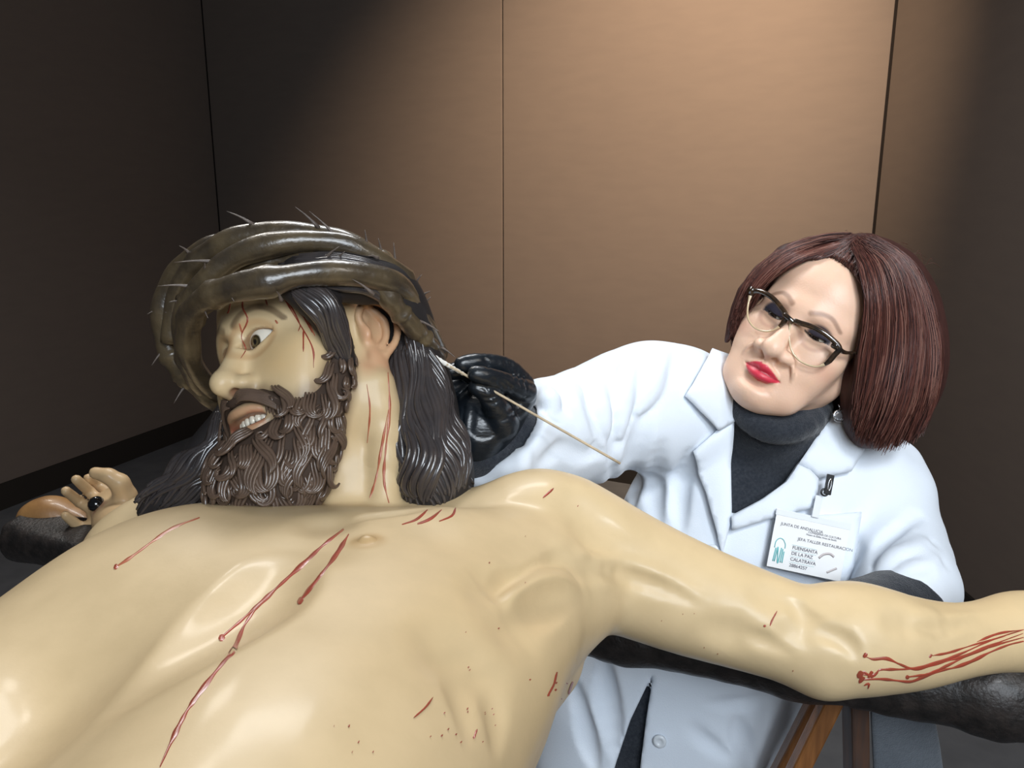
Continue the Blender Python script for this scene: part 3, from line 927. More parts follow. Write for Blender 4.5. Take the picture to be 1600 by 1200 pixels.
st += strands([[(470, 440, .755), (530, 450, .76), (590, 464, .775), (628, 510, .80)], [(520, 438, .76), (580, 450, .77), (620, 480, .79), (640, 520, .82)]], 14, .0032, 3, 9, 3, .003)
st += strands([[(345, 625, .83), (318, 690, .825), (262, 730, .82), (212, 790, .81)], [(360, 640, .83), (335, 695, .825), (290, 745, .815), (215, 803, .81)], [(372, 660, .84), (350, 710, .825), (318, 765, .82), (225, 806, .81)], [(378, 690, .84), (362, 740, .83), (330, 785, .82), (270, 803, .81)]], 40, .0034, 7, 14, 5)
st += strands([[(430, 402, .775), (520, 396, .775), (600, 420, .79), (640, 455, .82)], [(440, 428, .765), (530, 420, .765), (600, 436, .775), (632, 465, .80)]], 14, .0030, 3, 7, 7, .003)
for V, F in st:
    mesh_obj('hair_lock', V, F, M_dark, hair)

# ---------------------------------------------------------------- painted blood
M_blood = pmat('painted_blood', (0.36, 0.055, 0.03), 0.35, 0.5, noise=0.6, nscale=70, noise_col=(0.22, 0.06, 0.03), coat=0.3)
M_bloodthin = pmat('painted_blood_faded', (0.46, 0.15, 0.075), 0.35, 0.5, noise=0.8, nscale=90, noise_col=(0.36, 0.08, 0.04), coat=0.2)
def blood(paths, w, mat=M_blood, lift=.0003, ends=0.3):
    for p in paths:
        V, F = ribbon(SB, p, w * .72, lift, ends=ends, lump=.0003)
        if F: mesh_obj('blood_streak', V, F, mat, statue)
def drop(x, y, r):
    blood([[(x - r * .6, y + r * .8), (x, y), (x + r * .5, y - r * .9)]], r, ends=.5)
blood([[(537, 827), (505, 852), (475, 880), (440, 912), (410, 940), (380, 967), (345, 997)], [(545, 835), (525, 867), (500, 900), (468, 940)]], 4.0)
blood([[(402, 948), (382, 977), (365, 1015), (345, 1040), (310, 1085), (290, 1115), (272, 1150), (250, 1199)]], 4.6)
blood([[(312, 809), (270, 825), (240, 845), (210, 867), (180, 887)]], 2.8, M_bloodthin)
blood([[(668, 797), (650, 812), (628, 820)], [(690, 797), (672, 811), (652, 819)], [(712, 794), (706, 806), (686, 815)]], 2.6)
drop(346, 997, 5); drop(469, 939, 5.5); drop(181, 886, 4)
blood([[(606, 582), (609, 640), (603, 700), (600, 750), (610, 795)], [(607, 640), (596, 700), (588, 745), (578, 778)]], 2.4, M_bloodthin)
blood([[(573, 600), (578, 640), (574, 692)]], 1.6, M_bloodthin)
blood([[(435, 455), (452, 475), (468, 505), (466, 518)], [(441, 455), (462, 478), (480, 505), (488, 520)], [(440, 458), (455, 485), (487, 540), (490, 575)],
       [(381, 462), (379, 480), (387, 500), (377, 525), (384, 545), (376, 560)], [(361, 470), (358, 485), (355, 490)], [(412, 458), (418, 478)], [(376, 462), (381, 470)],
       [(327, 510), (324, 525), (327, 540)], [(474, 515), (474, 550)]], 1.5)
blood([[(446, 458), (475, 490), (492, 525)], [(378, 520), (374, 505)], [(430, 500), (434, 506)]], 1.7, M_bloodthin)
# forearm
blood([[(1351, 1025), (1364, 1030), (1385, 1029), (1406, 1038), (1427, 1045), (1453, 1040), (1482, 1032), (1511, 1024), (1555, 1006), (1598, 990)],
       [(1343, 1062), (1374, 1061), (1398, 1063), (1424, 1065), (1448, 1055), (1474, 1047), (1495, 1042), (1521, 1032), (1545, 1020), (1575, 1008), (1599, 1002)]], 3.2)
blood([[(1343, 1053), (1364, 1055), (1374, 1047), (1390, 1046), (1420, 1045), (1460, 1036), (1500, 1022), (1550, 1000), (1599, 984)], [(1416, 1058), (1448, 1053), (1480, 1040), (1530, 1016), (1599, 996)]], 2.4)
blood([[(1453, 1025), (1482, 1020), (1520, 1008), (1570, 994)], [(1526, 1003), (1560, 990), (1599, 984)], [(1350, 1071), (1358, 1068), (1356, 1076)], [(1343, 1060), (1350, 1050), (1362, 1058), (1372, 1050)]], 2.2)
drop(1352, 1024, 4); drop(1344, 1054, 6); drop(1346, 1062, 6); drop(1418, 1058, 3); drop(1454, 1025, 3); drop(1360, 1054, 6)
blood([[(1214, 955), (1207, 968), (1203, 978)], [(870, 1050), (865, 1070), (855, 1088)], [(895, 1065), (888, 1085)], [(676, 1090), (665, 1105), (646, 1122)], [(865, 763), (855, 772), (848, 778)], [(745, 1140), (740, 1155)]], 1.8)
rq = random.Random(4)
for _i in range(34):
    _c = rq.choice(((690, 1030, 45), (760, 1110, 40), (880, 1080, 28), (560, 1150, 50), (1100, 980, 60), (800, 870, 60), (740, 1160, 40)))
    drop(_c[0] + rq.gauss(0, 1) * _c[2], min(1195, _c[1] + rq.gauss(0, 1) * _c[2] * .7), rq.uniform(.7, 1.4))
for x, y in [(1195, 978), (869, 1067), (868, 1078), (857, 1086), (730, 1108), (700, 1140), (560, 1160), (545, 1135), (690, 1150), (720, 1160)]:
    drop(x, y, 1.8)
# ================================================================== crown of thorns
M_vine = pmat('painted_vine', (0.105, 0.076, 0.040), 0.34, 0.6, noise=0.9, nscale=32, bump=0.5, bscale=120, coat=0.4, noise_col=(0.035, 0.026, 0.018))
M_thorn = pmat('thorn_grey', (0.17, 0.135, 0.115), 0.45, 0.5, noise=0.3, nscale=200)
crown = empty('crown_of_thorns', HS.p((0, .06, 0)), 'thick plaited brown crown of thorns around the head of the statue', 'crown')
def vine(pts, r, seed):
    rg = random.Random(seed)
    Q = catmull(np.array(pts, float), 64)
    P = np.array([W(*q) for q in Q])
    u = np.linspace(0, 1, 64)
    rad = r * (1 + .07 * np.sin(u * 23 + seed) + .05 * np.sin(u * 41 + seed * 2)) * (.75 + .25 * np.sin(np.pi * np.clip(u, .08, .92)))
    for k in range(3):
        c = rg.uniform(.1, .9); rad = rad + r * .22 * np.exp(-((u - c) / .018) ** 2)
    V, F = tube(P, rad, 16)
    V = V + .0007 * np.stack([waves(V, 160, seed), waves(V, 150, seed + 1), waves(V, 170, seed + 2)], 1)
    return mesh_obj('vine_stem', V, F, M_vine, crown)
vine([(268, 535, .85), (274, 470, .84), (300, 418, .825), (345, 385, .81), (400, 366, .805), (455, 364, .805), (510, 373, .81), (560, 390, .815), (603, 415, .82), (640, 455, .835), (667, 513, .86), (680, 550, .885)], .0125, 1)
vine([(330, 622, .89), (303, 590, .85), (290, 555, .82), (287, 512, .80), (297, 472, .785), (324, 437, .77), (361, 406, .765), (405, 388, .762), (467, 377, .765), (530, 381, .775), (574, 398, .785), (620, 430, .805), (652, 485, .83), (676, 540, .87)], .0118, 2)
vine([(338, 615, .88), (312, 585, .84), (297, 555, .805), (293, 525, .79), (302, 487, .765), (330, 463, .745), (367, 450, .733), (424, 439, .730), (480, 428, .735), (542, 427, .752), (599, 437, .775), (633, 456, .80), (661, 502, .83), (682, 548, .87)], .0128, 3)
vine([(285, 470, .82), (320, 440, .80), (350, 424, .79), (405, 412, .778), (450, 407, .775), (511, 409, .772), (574, 418, .782), (630, 445, .81)], .0098, 4)
vine([(372, 372, .82), (315, 395, .83), (270, 438, .85), (257, 497, .86), (266, 547, .865), (294, 585, .87), (324, 616, .88), (355, 640, .91)], .0135, 5)
vine([(545, 424, .765), (580, 436, .772), (605, 462, .783), (628, 492, .80), (652, 518, .82), (672, 540, .84), (686, 560, .88)], .0105, 6)
vine([(684, 552, .885), (660, 560, .95), (560, 570, 1.01), (430, 600, 1.0), (355, 636, .91)], .013, 7)
vine([(676, 530, .87), (640, 500, .95), (520, 450, 1.0), (380, 430, .98), (280, 470, .90), (262, 540, .86)], .012, 8)
TH = [((396, 351), (354, 330), .80), ((498, 356), (461, 323), .80), ((526, 370), (483, 330), .80), ((574, 388), (570, 359), .81), ((597, 400), (591, 372), .815), ((618, 415), (615, 379), .82), ((645, 450), (659, 429), .83),
      ((656, 466), (672, 455), .84), ((660, 482), (673, 464), .845), ((647, 498), (687, 518), .815), ((683, 540), (711, 558), .86), ((298, 398), (280, 384), .825), ((340, 409), (272, 410), .765), ((321, 430), (320, 411), .765),
      ((303, 448), (246, 447), .775), ((257, 480), (230, 491), .855), ((258, 545), (237, 571), .86), ((292, 600), (272, 630), .87), ((350, 452), (366, 471), .735), ((505, 408), (530, 385), .76), ((520, 413), (539, 393), .765),
      ((584, 460), (550, 436), .755), ((314, 476), (325, 497), .755), ((276, 494), (258, 488), .845), ((284, 473), (264, 472), .81), ((440, 470), (432, 455), .725), ((590, 404), (575, 400), .78)]
for (a, b, d) in TH:
    P = np.array([W(*a, d), W(*b, d - .012)])
    Q = catmull([P[0], (P[0] + P[1]) / 2 + np.array([0, 0, .0012]), P[1]], 6)
    V, F = tube(Q, np.array([.0024, .0018, .0013, .0009, .0006, .0002]), 6)
    mesh_obj('thorn', V, F, M_thorn, crown)
# ================================================================== log cross, nail, trestle, felt
M_bark = pmat('dark_bark', (0.010, 0.008, 0.007), 0.50, 0.45, noise=0.7, nscale=70, bump=0.5, bscale=240, noise_col=(0.035, 0.026, 0.022), coat=0.08)
M_peel = pmat('peeled_wood', (0.36, 0.185, 0.062), 0.45, 0.5, noise=0.6, nscale=28, bump=0.3, bscale=90, noise_col=(0.20, 0.09, 0.03), coat=0.2)
M_peel2 = pmat('cut_log_wood', (0.26, 0.20, 0.15), 0.6, 0.4, noise=0.7, nscale=40, bump=0.5, bscale=120, noise_col=(0.09, 0.07, 0.06))
BL, BR = np.array([-0.735, 1.125, 1.010]), np.array([0.66, 0.665, 1.014])
BD = nrm(BR - BL)
cross = empty('log_cross', (0, 0.9, 0.98), 'dark bark-covered log cross under the painted statue', 'cross')
def log(P0, P1, r, name, mat, seed, cut=None):
    S = Sculpt()
    S.chain(catmull([P0, (P0 + P1) / 2 + np.array([0, 0.006, 0.004]), P1], 9), r * (1 + .06 * np.sin(np.arange(9) * 1.7 + seed)), .02)
    def rough(P, d):
        return d + .0016 * waves(P, 240, seed) + .0022 * waves(P * (1, 1, 1), 95, seed + 1)
    S.op('d', rough, (P0 + P1) / 2, 3, 0)
    if cut: cut(S)
    V, F = S.mesh(.0036)
    return mesh_obj(name, V, F, mat, cross)
def cutb(S):
    for P, n in ((BL, -BD), (BR, BD)):
        S.op('i', lambda Q, P=P, n=n: (Q - P) @ n, P, 0.1, 0.006)
    pl = W(62, 806, 1.195)
    S.op('i', lambda Q: np.maximum((Q - pl) @ nrm((0.05, -0.15, 1)), -9), pl, 0.12, 0.008)
log(BL + BD * 0.0, BR, .041, 'cross_beam', M_bark, 3, cutb)
log(np.array([-0.40, -0.35, 0.955]), np.array([-0.08, 1.26, 0.985]), .05, 'upright_post', M_bark, 8)
S = Sculpt()
S.chain([W(50, 812, 1.215), W(78, 806, 1.22), W(120, 820, 1.225), W(170, 842, 1.215)], [.020, .026, .023, .02], .02, n=8)
S.op('d', lambda P, d: d + .0012 * waves(P, 150, 4), W(90, 810, 1.2), .2, 0)
V, F = S.mesh(.0025); mesh_obj('peeled_end', V, F, M_peel, cross)
S = Sculpt()
S.ell(W(1575, 1062, .80), (.045, .02, .012), None)
S.op('d', lambda P, d: d + .0015 * waves(P, 180, 6), W(1575, 1062, .8), .2, 0)
V, F = S.mesh(.0025); mesh_obj('peeled_patch', V, F, M_peel2, cross)

M_nail = pmat('black_iron', (0.006, 0.006, 0.007), 0.12, 0.6, coat=0.6)
c = W(153, 791, 1.165)
V, F = lathe([(.0009, -.055), (.004, -.02), (.004, .0), (.0115, .001), (.0122, .004), (.0110, .009), (.0080, .013), (.0040, .0152), (.0005, .016)], 28, nrm((-0.25, -0.35, 0.9)), c)
tag(mesh_obj('nail', V, F, M_nail), 'black dome-headed iron nail driven through the palm of the statue', 'nail')

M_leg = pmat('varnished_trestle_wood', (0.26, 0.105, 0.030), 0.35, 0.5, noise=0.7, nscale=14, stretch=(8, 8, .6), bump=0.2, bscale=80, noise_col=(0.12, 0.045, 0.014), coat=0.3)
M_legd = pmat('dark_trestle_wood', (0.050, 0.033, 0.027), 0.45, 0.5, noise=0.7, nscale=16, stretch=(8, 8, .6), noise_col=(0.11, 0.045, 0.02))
trestle = empty('trestle', (0.36, 0.80, 0.0), 'wooden sawhorse trestle with splayed legs under the right arm of the cross', 'trestle')
def beam(a, b, w, t, mat, name, up=(0, 1, 0)):
    a, b = np.array(a, float), np.array(b, float); x = nrm(b - a); y = nrm(np.cross(up, x)); z = np.cross(x, y)
    V, F = box((0, -w / 2, -t / 2), (np.linalg.norm(b - a), w / 2, t / 2), [x, y, z], a)
    return bevel_obj(mesh_obj(name, V, F, mat, trestle, False), .003)
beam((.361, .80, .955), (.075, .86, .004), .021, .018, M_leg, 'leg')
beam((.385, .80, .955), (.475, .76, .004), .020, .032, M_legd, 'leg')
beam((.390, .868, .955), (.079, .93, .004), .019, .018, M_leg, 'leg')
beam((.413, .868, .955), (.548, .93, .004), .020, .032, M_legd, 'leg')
beam((.385, .815, .945), (.400, .90, .945), .04, .03, M_legd, 'top_rail', (0, 0, 1))
beam((.222, .832, .52), (.425, .782, .52), .024, .016, M_leg, 'cross_rail', (0, 1, 0))

M_felt = pmat('grey_felt', (0.105, 0.125, 0.150), 0.95, 0.1, noise=0.5, nscale=160, bump=0.6, bscale=500, noise_col=(0.15, 0.175, 0.205), sheen=0.3)
gx = [(1357, 1448), (1358, 1456), (1360, 1464), (1362, 1470), (1366, 1474), (1372, 1476), (1380, 1478)]
gy = [1075, 1110, 1150, 1195, 1260, 1340, 1430]
Vf, Ff = [], []
for j, ((a, b), y) in enumerate(zip(gx, gy)):
    for i in range(9):
        u = i / 8
        Vf.append(W(a + (b - a) * u, y + 8 * u, .885 + .03 * j - .012 * math.sin(u * 3.1) + .03 * u))
for j in range(6):
    for i in range(8):
        Ff.append((j * 9 + i, j * 9 + i + 1, (j + 1) * 9 + i + 1, (j + 1) * 9 + i))
felt = mesh_obj('felt_pad', Vf, Ff, M_felt)
m = felt.modifiers.new('thick', 'SOLIDIFY'); m.thickness = .008; m.offset = -1
m = felt.modifiers.new('sub', 'SUBSURF'); m.levels = 2; m.render_levels = 2
tag(felt, 'grey felt pad hanging from the cross beam beside the trestle leg', 'felt pad')
# ================================================================== the restorer
HW = Frame([[0.6919, 0.4836, -0.5362], [-0.6108, -0.0041, -0.7918], [-0.3851, 0.8753, 0.2925]], (0.3952, 1.0534, 1.3257), 1.0)
person = empty('person', (0.27, 1.12, 0.0), 'woman with red-brown bob in white lab coat and black turtleneck leaning over the statue', 'person')
WB = Sculpt()
EW = (0.0305, -0.002, 0.0605)
head_clay(WB, HW, ey=EW[1], ez=EW[2], ex=EW[0], nose_w=1.22, nose_l=0.002, cheeks=0.003, jaw=1.02, lid=(-0.0008, 0.0042), lidy=0.0, age=1, tilt=0.0010, ears=(1, -1), lip=1.05, my=.003)
WB.chain([HW.p((0, -.03, -.03)), HW.p((0, -.10, -.02)), W(1215, 720, 1.13)], [.052, .052, .058], .03)
V, F = WB.mesh(.0017)
qw = HW.inv(V)
def face_color(P, Q):
    c = np.tile(np.array([0.76, 0.495, 0.355]), (len(P), 1))
    def blend(col, m):
        m = np.clip(m, 0, 1)[:, None]; c[:] = c * (1 - m) + np.asarray(col) * m
    blend((0.78, 0.54, 0.40), .6 * smooth01(hash_noise(P, 50, 11), .4, .8))
    blend((0.70, 0.43, 0.30), .5 * smooth01(hash_noise(P, 160, 12), .5, .9))
    for x in (1, -1):
        blend((0.66, 0.235, 0.17), .55 * (1 - smooth01(np.linalg.norm((Q - (x * .045, -.034, .055)) * (1, 1.2, 1), axis=1), .008, .032)))
        e = Q - (x * EW[0], EW[1], EW[2]); u = e[:, 0] * x / .0142
        up = (e[:, 1] > -.0016 - .001 * u) & (e[:, 2] > 0.0)
        r = np.linalg.norm(e[:, :2] * (.82, 1.0) - (x * .0015, .0015), axis=1)
        blend((0.016, 0.022, 0.050), .96 * (1 - smooth01(r, .0105, .0150)) * up)
        hl = np.abs(e[:, 1] - (.0010 * u - .0042 * (1 - u * u)))
        blend((0.02, 0.018, 0.022), .9 * (1 - smooth01(hl, .0006, .0018)) * (np.abs(u) < 1.15) * (e[:, 2] > .002))
        blend((0.50, 0.27, 0.21), .5 * (1 - smooth01(np.abs(np.linalg.norm(e[:, :2] * (.8, 1) + (0, .004), axis=1) - .0135), .0005, .004)) * (e[:, 1] < -.004) * (e[:, 2] > -.004))
        bd, t = seg_dist2(Q[:, :2] * (x, 1), catmull([(.013, .0185), (.024, .0240), (.036, .0245), (.050, .0155)], 20))
        blend((0.26, 0.14, 0.09), .75 * (1 - smooth01(bd, 0.001, .0055 - .0020 * t)) * (Q[:, 2] > .03))
        blend((0.48, 0.26, 0.19), .5 * (1 - smooth01(np.linalg.norm((Q - (x * .0085, -.0515, .097)) * (1, 1, .6), axis=1), .002, .006)))
    ul = poly_sd(Q[:, :2] - (0, .003), [(-.0255, -.0755), (-.013, -.0680), (-.004, -.0640), (0, -.0655), (.004, -.0640), (.013, -.0680), (.0255, -.0755), (.013, -.0848), (0, -.0872), (-.013, -.0848)])
    blend((0.58, 0.035, 0.065), (1 - smooth01(ul, -.0006, .0008)) * (Q[:, 2] > .06))
    blend((0.22, 0.012, 0.02), .8 * (1 - smooth01(np.abs(Q[:, 1] + .0717), .0003, .0016)) * (np.abs(Q[:, 0]) < .0205) * (Q[:, 2] > .07))
    return c
M_face = pmat('skin', (0.66, 0.4, 0.27), 0.42, 0.45, vcol=True, bump=0.12, bscale=420, sss=0.12)
mesh_obj('body', V, F, M_face, person, colors=face_color(V, qw))
M_eye2 = pmat('eyeball', (0.8, 0.76, 0.66), 0.08, 0.6, vcol=True)
for x in (1, -1):
    eyeball(HW, (x * EW[0], EW[1], EW[2]), .0127, nrm((-.15, -.42, 1)), person, (0.05, 0.03, 0.02), M_eye2)

# ------------------------------------------------------------- clothes
FL = (nrm((0.18, 0.98, 0)), 0.62)
def torso(S, g):
    S.chain([W(1020, 1420, 1.22), W(1034, 1190, 1.18), W(1090, 1030, 1.16), W(1172, 870, 1.16), W(1212, 760, 1.17)], np.array([.160, .153, .146, .156, .140]) + g, .05, 'u', FL, 14)
    S.chain([W(1035, 632, 1.14), W(1120, 665, 1.17), W(1215, 700, 1.185), W(1310, 740, 1.17), W(1360, 772, 1.145)], np.array([.066, .070, .072, .068, .060]) + g, .05, n=10)
COAT = Sculpt(); torso(COAT, 0)
COAT.chain([W(1045, 628, 1.13), W(985, 645, 1.10), W(920, 662, 1.05), W(850, 682, .99), W(792, 690, .945), W(755, 672, .915)], [.070, .071, .060, .055, .053, .052], .05, n=14)
COAT.chain([W(1362, 772, 1.14), W(1384, 822, 1.11), W(1404, 872, 1.06), W(1420, 915, 1.01), W(1405, 950, .98)], [.062, .055, .050, .048, .045], .04, n=10)
for x, y, d, r in [(1408, 722, 1.14, .022), (1414, 765, 1.12, .03), (1432, 842, 1.08, .023), (1448, 880, 1.045, .022), (1462, 922, 1.0, .022), (1010, 585, 1.12, .036), (965, 592, 1.08, .022), (905, 612, 1.03, .020), (872, 622, 1.0, .016), (938, 724, 1.04, .016), (880, 728, 1.0, .02), (838, 622, .985, .013), (1075, 590, 1.14, .03)]:
    COAT.ell(W(x, y, d), (r, r, r), None, .025)
# cuff of the raised sleeve, cut square to the forearm
cp = W(789, 682, .93); cn = nrm(W(735, 618, .905) - W(830, 720, .955))
COAT.op('i', lambda P: np.where(np.linalg.norm(P - cp, axis=1) < .16, (P - cp) @ cn, -1), cp, .16, .006)
COATF = Sculpt(); COATF.ops = list(COAT.ops)
def fold(S, px, r, kind, off, k=.012, n=None):
    return fold_on(S, COATF, px, r * 1.25, kind, off, k, n)
for px, r, off in [
    ([(1014, 552), (1000, 600), (985, 650), (962, 700), (957, 735)], .010, .004), ([(962, 574), (962, 620), (957, 680), (953, 728)], .008, .003), ([(1052, 558), (1030, 600), (1008, 650), (985, 700)], .009, .005),
    ([(908, 592), (920, 620), (938, 660), (944, 690)], .007, .003), ([(872, 606), (880, 630), (905, 655)], .006, .002), ([(838, 622), (868, 650), (880, 640)], .006, .003), ([(815, 640), (806, 690), (812, 745)], .007, .003),
    ([(850, 720), (880, 700), (915, 712), (945, 705)], .009, .003), ([(800, 660), (790, 700), (790, 745)], .006, .003), ([(915, 670), (930, 700), (948, 716)], .006, .002),
    ([(960, 735), (968, 800), (985, 860)], .012, .004), ([(1010, 640), (995, 720), (985, 800)], .016, .009), ([(1075, 710), (1060, 770), (1065, 830)], .012, .006), ([(1033, 700), (1020, 760), (1030, 820)], .014, .008),
    ([(1434, 806), (1400, 828), (1374, 852), (1362, 898)], .008, .002), ([(1458, 848), (1410, 875), (1364, 900)], .006, .002), ([(1474, 880), (1442, 895), (1405, 905)], .006, .002), ([(1418, 920), (1434, 935), (1450, 944)], .009, .002),
    ([(1330, 800), (1325, 850), (1318, 900)], .010, .006), ([(1215, 890), (1240, 905), (1270, 900)], .010, .005), ([(945, 1040), (948, 1100), (965, 1190)], .014, .004), ([(900, 1080), (915, 1150), (930, 1200)], .012, .004), ([(1150, 1120), (1160, 1160), (1180, 1199)], .012, .008), ([(1085, 1140), (1110, 1165), (1150, 1190)], .009, .006), ([(1190, 1090), (1150, 1100), (1100, 1098)], .008, .005)]:
    fold(COAT, px, r, 's', off)
for px, r, off in [
    ([(985, 560), (975, 610), (972, 680)], .012, -.006), ([(1035, 552), (1018, 600), (1000, 640)], .012, -.006), ([(930, 590), (940, 640), (950, 680)], .010, -.005), ([(890, 606), (900, 640), (925, 690)], .009, -.005), ([(850, 615), (870, 632)], .009, -.004),
    ([(740, 742), (770, 735), (800, 720), (812, 690)], .007, -.003), ([(805, 752), (815, 730), (822, 700)], .008, -.003), ([(1445, 850), (1400, 868), (1372, 892)], .010, -.005), ([(1462, 880), (1430, 888), (1395, 900)], .009, -.005)]:
    fold(COAT, px, r, 'u', off, .02)
COAT.op('d', lambda P, d: d + .0013 * waves(P, 34, 21) + .0006 * waves(P, 80, 22), (0.2, 1.0, 1.1), 3, 0)
VN = [(1135, 540), (1149, 605), (1141, 660), (1141, 806), (1190, 780), (1226, 754), (1243, 728), (1262, 700), (1294, 655), (1330, 600)]
GAP = [(1022, 1048), (985, 1125), (960, 1200), (940, 1420), (1006, 1420), (1000, 1200), (1010, 1120)]
def opening(poly, depth):
    def f(P):
        s = poly_sd(proj(P), poly) * ((P - CAM) @ CF) / FPX
        return np.maximum(s, -COATF.evaluate(P) - depth)
    return f
COAT.op('s', opening(VN, .034), W(1200, 700, 1.1), .25, .002)
COAT.op('s', opening(GAP, .055), W(990, 1230, 1.1), .30, .002)
# hollow cuff
COAT.cone(W(760, 676, .918), W(815, 690, .955), .047, .045, .002, 's')
# skirt of the coat ends above the knee
COAT.op('i', lambda P: 0.52 - P[:, 2], (0.2, 1.1, .5), .4, .004)
M_coat = pmat('white_cotton', (0.75, 0.81, 0.89), 0.85, 0.25, bump=0.18, bscale=700, sheen=0.2)
V, F = COAT.mesh(.0042)
coat = close_holes(mesh_obj('lab_coat', V, F, M_coat, person))

KNIT = Sculpt(); torso(KNIT, -.026)
KNIT.chain([HW.p((.004, -.108, .004)), W(1218, 668, 1.105), W(1215, 710, 1.13)], [.058, .061, .07], .02)
KNIT.chain([W(1150, 618, 1.07), W(1162, 648, 1.05), W(1190, 668, 1.035), W(1220, 674, 1.03), W(1252, 668, 1.035), W(1280, 648, 1.06), W(1292, 628, 1.10)], [.010, .0125, .014, .0145, .014, .0125, .010], .012, n=14)
KNIT.chain([W(900, 668, 1.04), W(800, 690, .945), W(757, 700, .915), W(737, 698, .908)], [.042, .040, .033, .031], .03)
KNIT.chain([W(1440, 935, 1.0), W(1395, 955, .965), W(1330, 968, .93), W(1285, 985, .91)], [.040, .041, .036, .032], .03, n=8)
def rib(P, d):
    q = HW.inv(P)
    a = np.arctan2(q[:, 0], q[:, 2] + .02)
    return d + .0009 * np.sin(a * 95) * np.exp(-((P[:, 2] - 1.19) / .035) ** 2) + .0005 * waves(P, 220, 31)
KNIT.op('d', rib, (0.3, 1.05, 1.15), 2, 0)
KNIT.op('i', lambda P: 0.56 - P[:, 2], (0.2, 1.1, .7), .4, .004)
M_knit = pmat('charcoal_knit', (0.018, 0.022, 0.030), 0.9, 0.15, noise=0.6, nscale=260, bump=0.7, bscale=650, noise_col=(0.045, 0.050, 0.060), sheen=0.25)
V, F = KNIT.mesh(.0034)
close_holes(mesh_obj('turtleneck', V, F, M_knit, person))
TR = Sculpt()
for a, b, c in (((.13, 1.17, .86), (.13, 1.18, .45), (.12, 1.2, .08)), ((.27, 1.15, .86), (.29, 1.17, .45), (.31, 1.18, .08))):
    TR.chain([a, b, c], [.095, .072, .055], .03)
TR.cone((.11, 1.16, .93), (.29, 1.14, .93), .10, .10, .05)
V, F = TR.mesh(.007)
M_trous = pmat('black_trousers', (0.008, 0.008, 0.009), 0.85, 0.2, bump=0.3, bscale=300)
mesh_obj('trousers', V, F, M_trous, person)
for x, y in ((.12, 1.2), (.31, 1.18)):
    S = Sculpt(); S.chain([(x, y + .05, .035), (x, y - .06, .035), (x, y - .17, .028)], [.034, .038, .030], .02)
    S.op('i', lambda P: .003 - P[:, 2], (x, y, 0), .3, .002)
    V, F = S.mesh(.006); mesh_obj('shoe', V, F, pmat('black_leather', (.01, .01, .01), .4), person)

def patch(name, poly, mat, parent, off, thick, step=7, bend=0, S=COATF, d_edge=None):
    """a cloth piece draped on a sculpt inside a pixel outline, with real thickness"""
    from mathutils.geometry import delaunay_2d_cdt
    poly = np.array(poly, float)
    E = []
    for a, b in zip(poly, np.roll(poly, -1, 0)):
        n = max(1, int(np.linalg.norm(b - a) / step))
        E += [a + (b - a) * i / n for i in range(n)]
    E = np.array(E); ne = len(E)
    gx, gy = np.meshgrid(np.arange(poly[:, 0].min(), poly[:, 0].max(), step), np.arange(poly[:, 1].min(), poly[:, 1].max(), step))
    Gp = np.stack([gx.ravel(), gy.ravel()], 1); Gp = Gp[poly_sd(Gp, poly) < -step * .6]
    P2 = np.vstack([E, Gp]) if len(Gp) else E
    r = delaunay_2d_cdt([Vector(p) for p in P2], [(i, (i + 1) % ne) for i in range(ne)], [list(range(ne))], 1, 1e-5)
    v2 = np.array([tuple(v) for v in r[0]]); F = [tuple(f) for f in r[2]]
    P, N, ok = trace(S, v2[:, 0], v2[:, 1])
    dep = (P - CAM) @ CF
    good = np.where(ok)[0]
    for i in np.where(~ok)[0]:
        j = good[np.argmin(np.linalg.norm(v2[good] - v2[i], axis=1))]; dep[i] = dep[j]; N[i] = N[j]
    for _ in range(6):
        acc = dep.copy(); cnt = np.ones(len(dep))
        for f in F:
            for a in f:
                for b in f:
                    if a != b: acc[a] += dep[b]; cnt[a] += 1
        dep = acc / cnt
    P = np.array([W(a, b, c) for (a, b), c in zip(v2, dep)])
    s = -poly_sd(v2, poly)
    P = P + N * (off + bend * (1 - np.exp(-s / 12.0)))[:, None]
    # face outward
    f0 = np.array([np.cross(P[f[1]] - P[f[0]], P[f[2]] - P[f[0]]) for f in F])
    if np.sum(np.einsum('ij,ij->i', f0, np.array([N[f[0]] for f in F]))) < 0: F = [f[::-1] for f in F]
    o = mesh_obj(name, P, F, mat, parent)
    m = o.modifiers.new('thick', 'SOLIDIFY'); m.thickness = thick; m.offset = -1; m.use_even_offset = False
    return o

patch('lapel', [(1113, 669), (1140, 655), (1143, 720), (1144, 806), (1136, 840), (1129, 868), (1120, 828), (1105, 770), (1076, 699)], M_coat, coat, .010, .004, bend=.003)
patch('collar', [(1062, 622), (1083, 590), (1105, 556), (1132, 566), (1150, 606), (1141, 657), (1113, 669)], M_coat, coat, .013, .004, bend=.004)
patch('lapel', [(1143, 808), (1190, 781), (1226, 754), (1244, 727), (1262, 735), (1274, 748), (1273, 770), (1270, 792), (1196, 812), (1144, 829)], M_coat, coat, .011, .004, bend=.003)
patch('collar', [(1244, 727), (1262, 700), (1294, 652), (1318, 668), (1345, 700), (1322, 738), (1274, 748), (1262, 735)], M_coat, coat, .012, .004, bend=.004)
patch('breast_pocket', [(1205, 812), (1345, 800), (1335, 900), (1320, 915), (1200, 885)], M_coat, coat, .002, .003, 10)
M_but = pmat('white_button', (0.72, 0.76, 0.80), 0.3, 0.5)
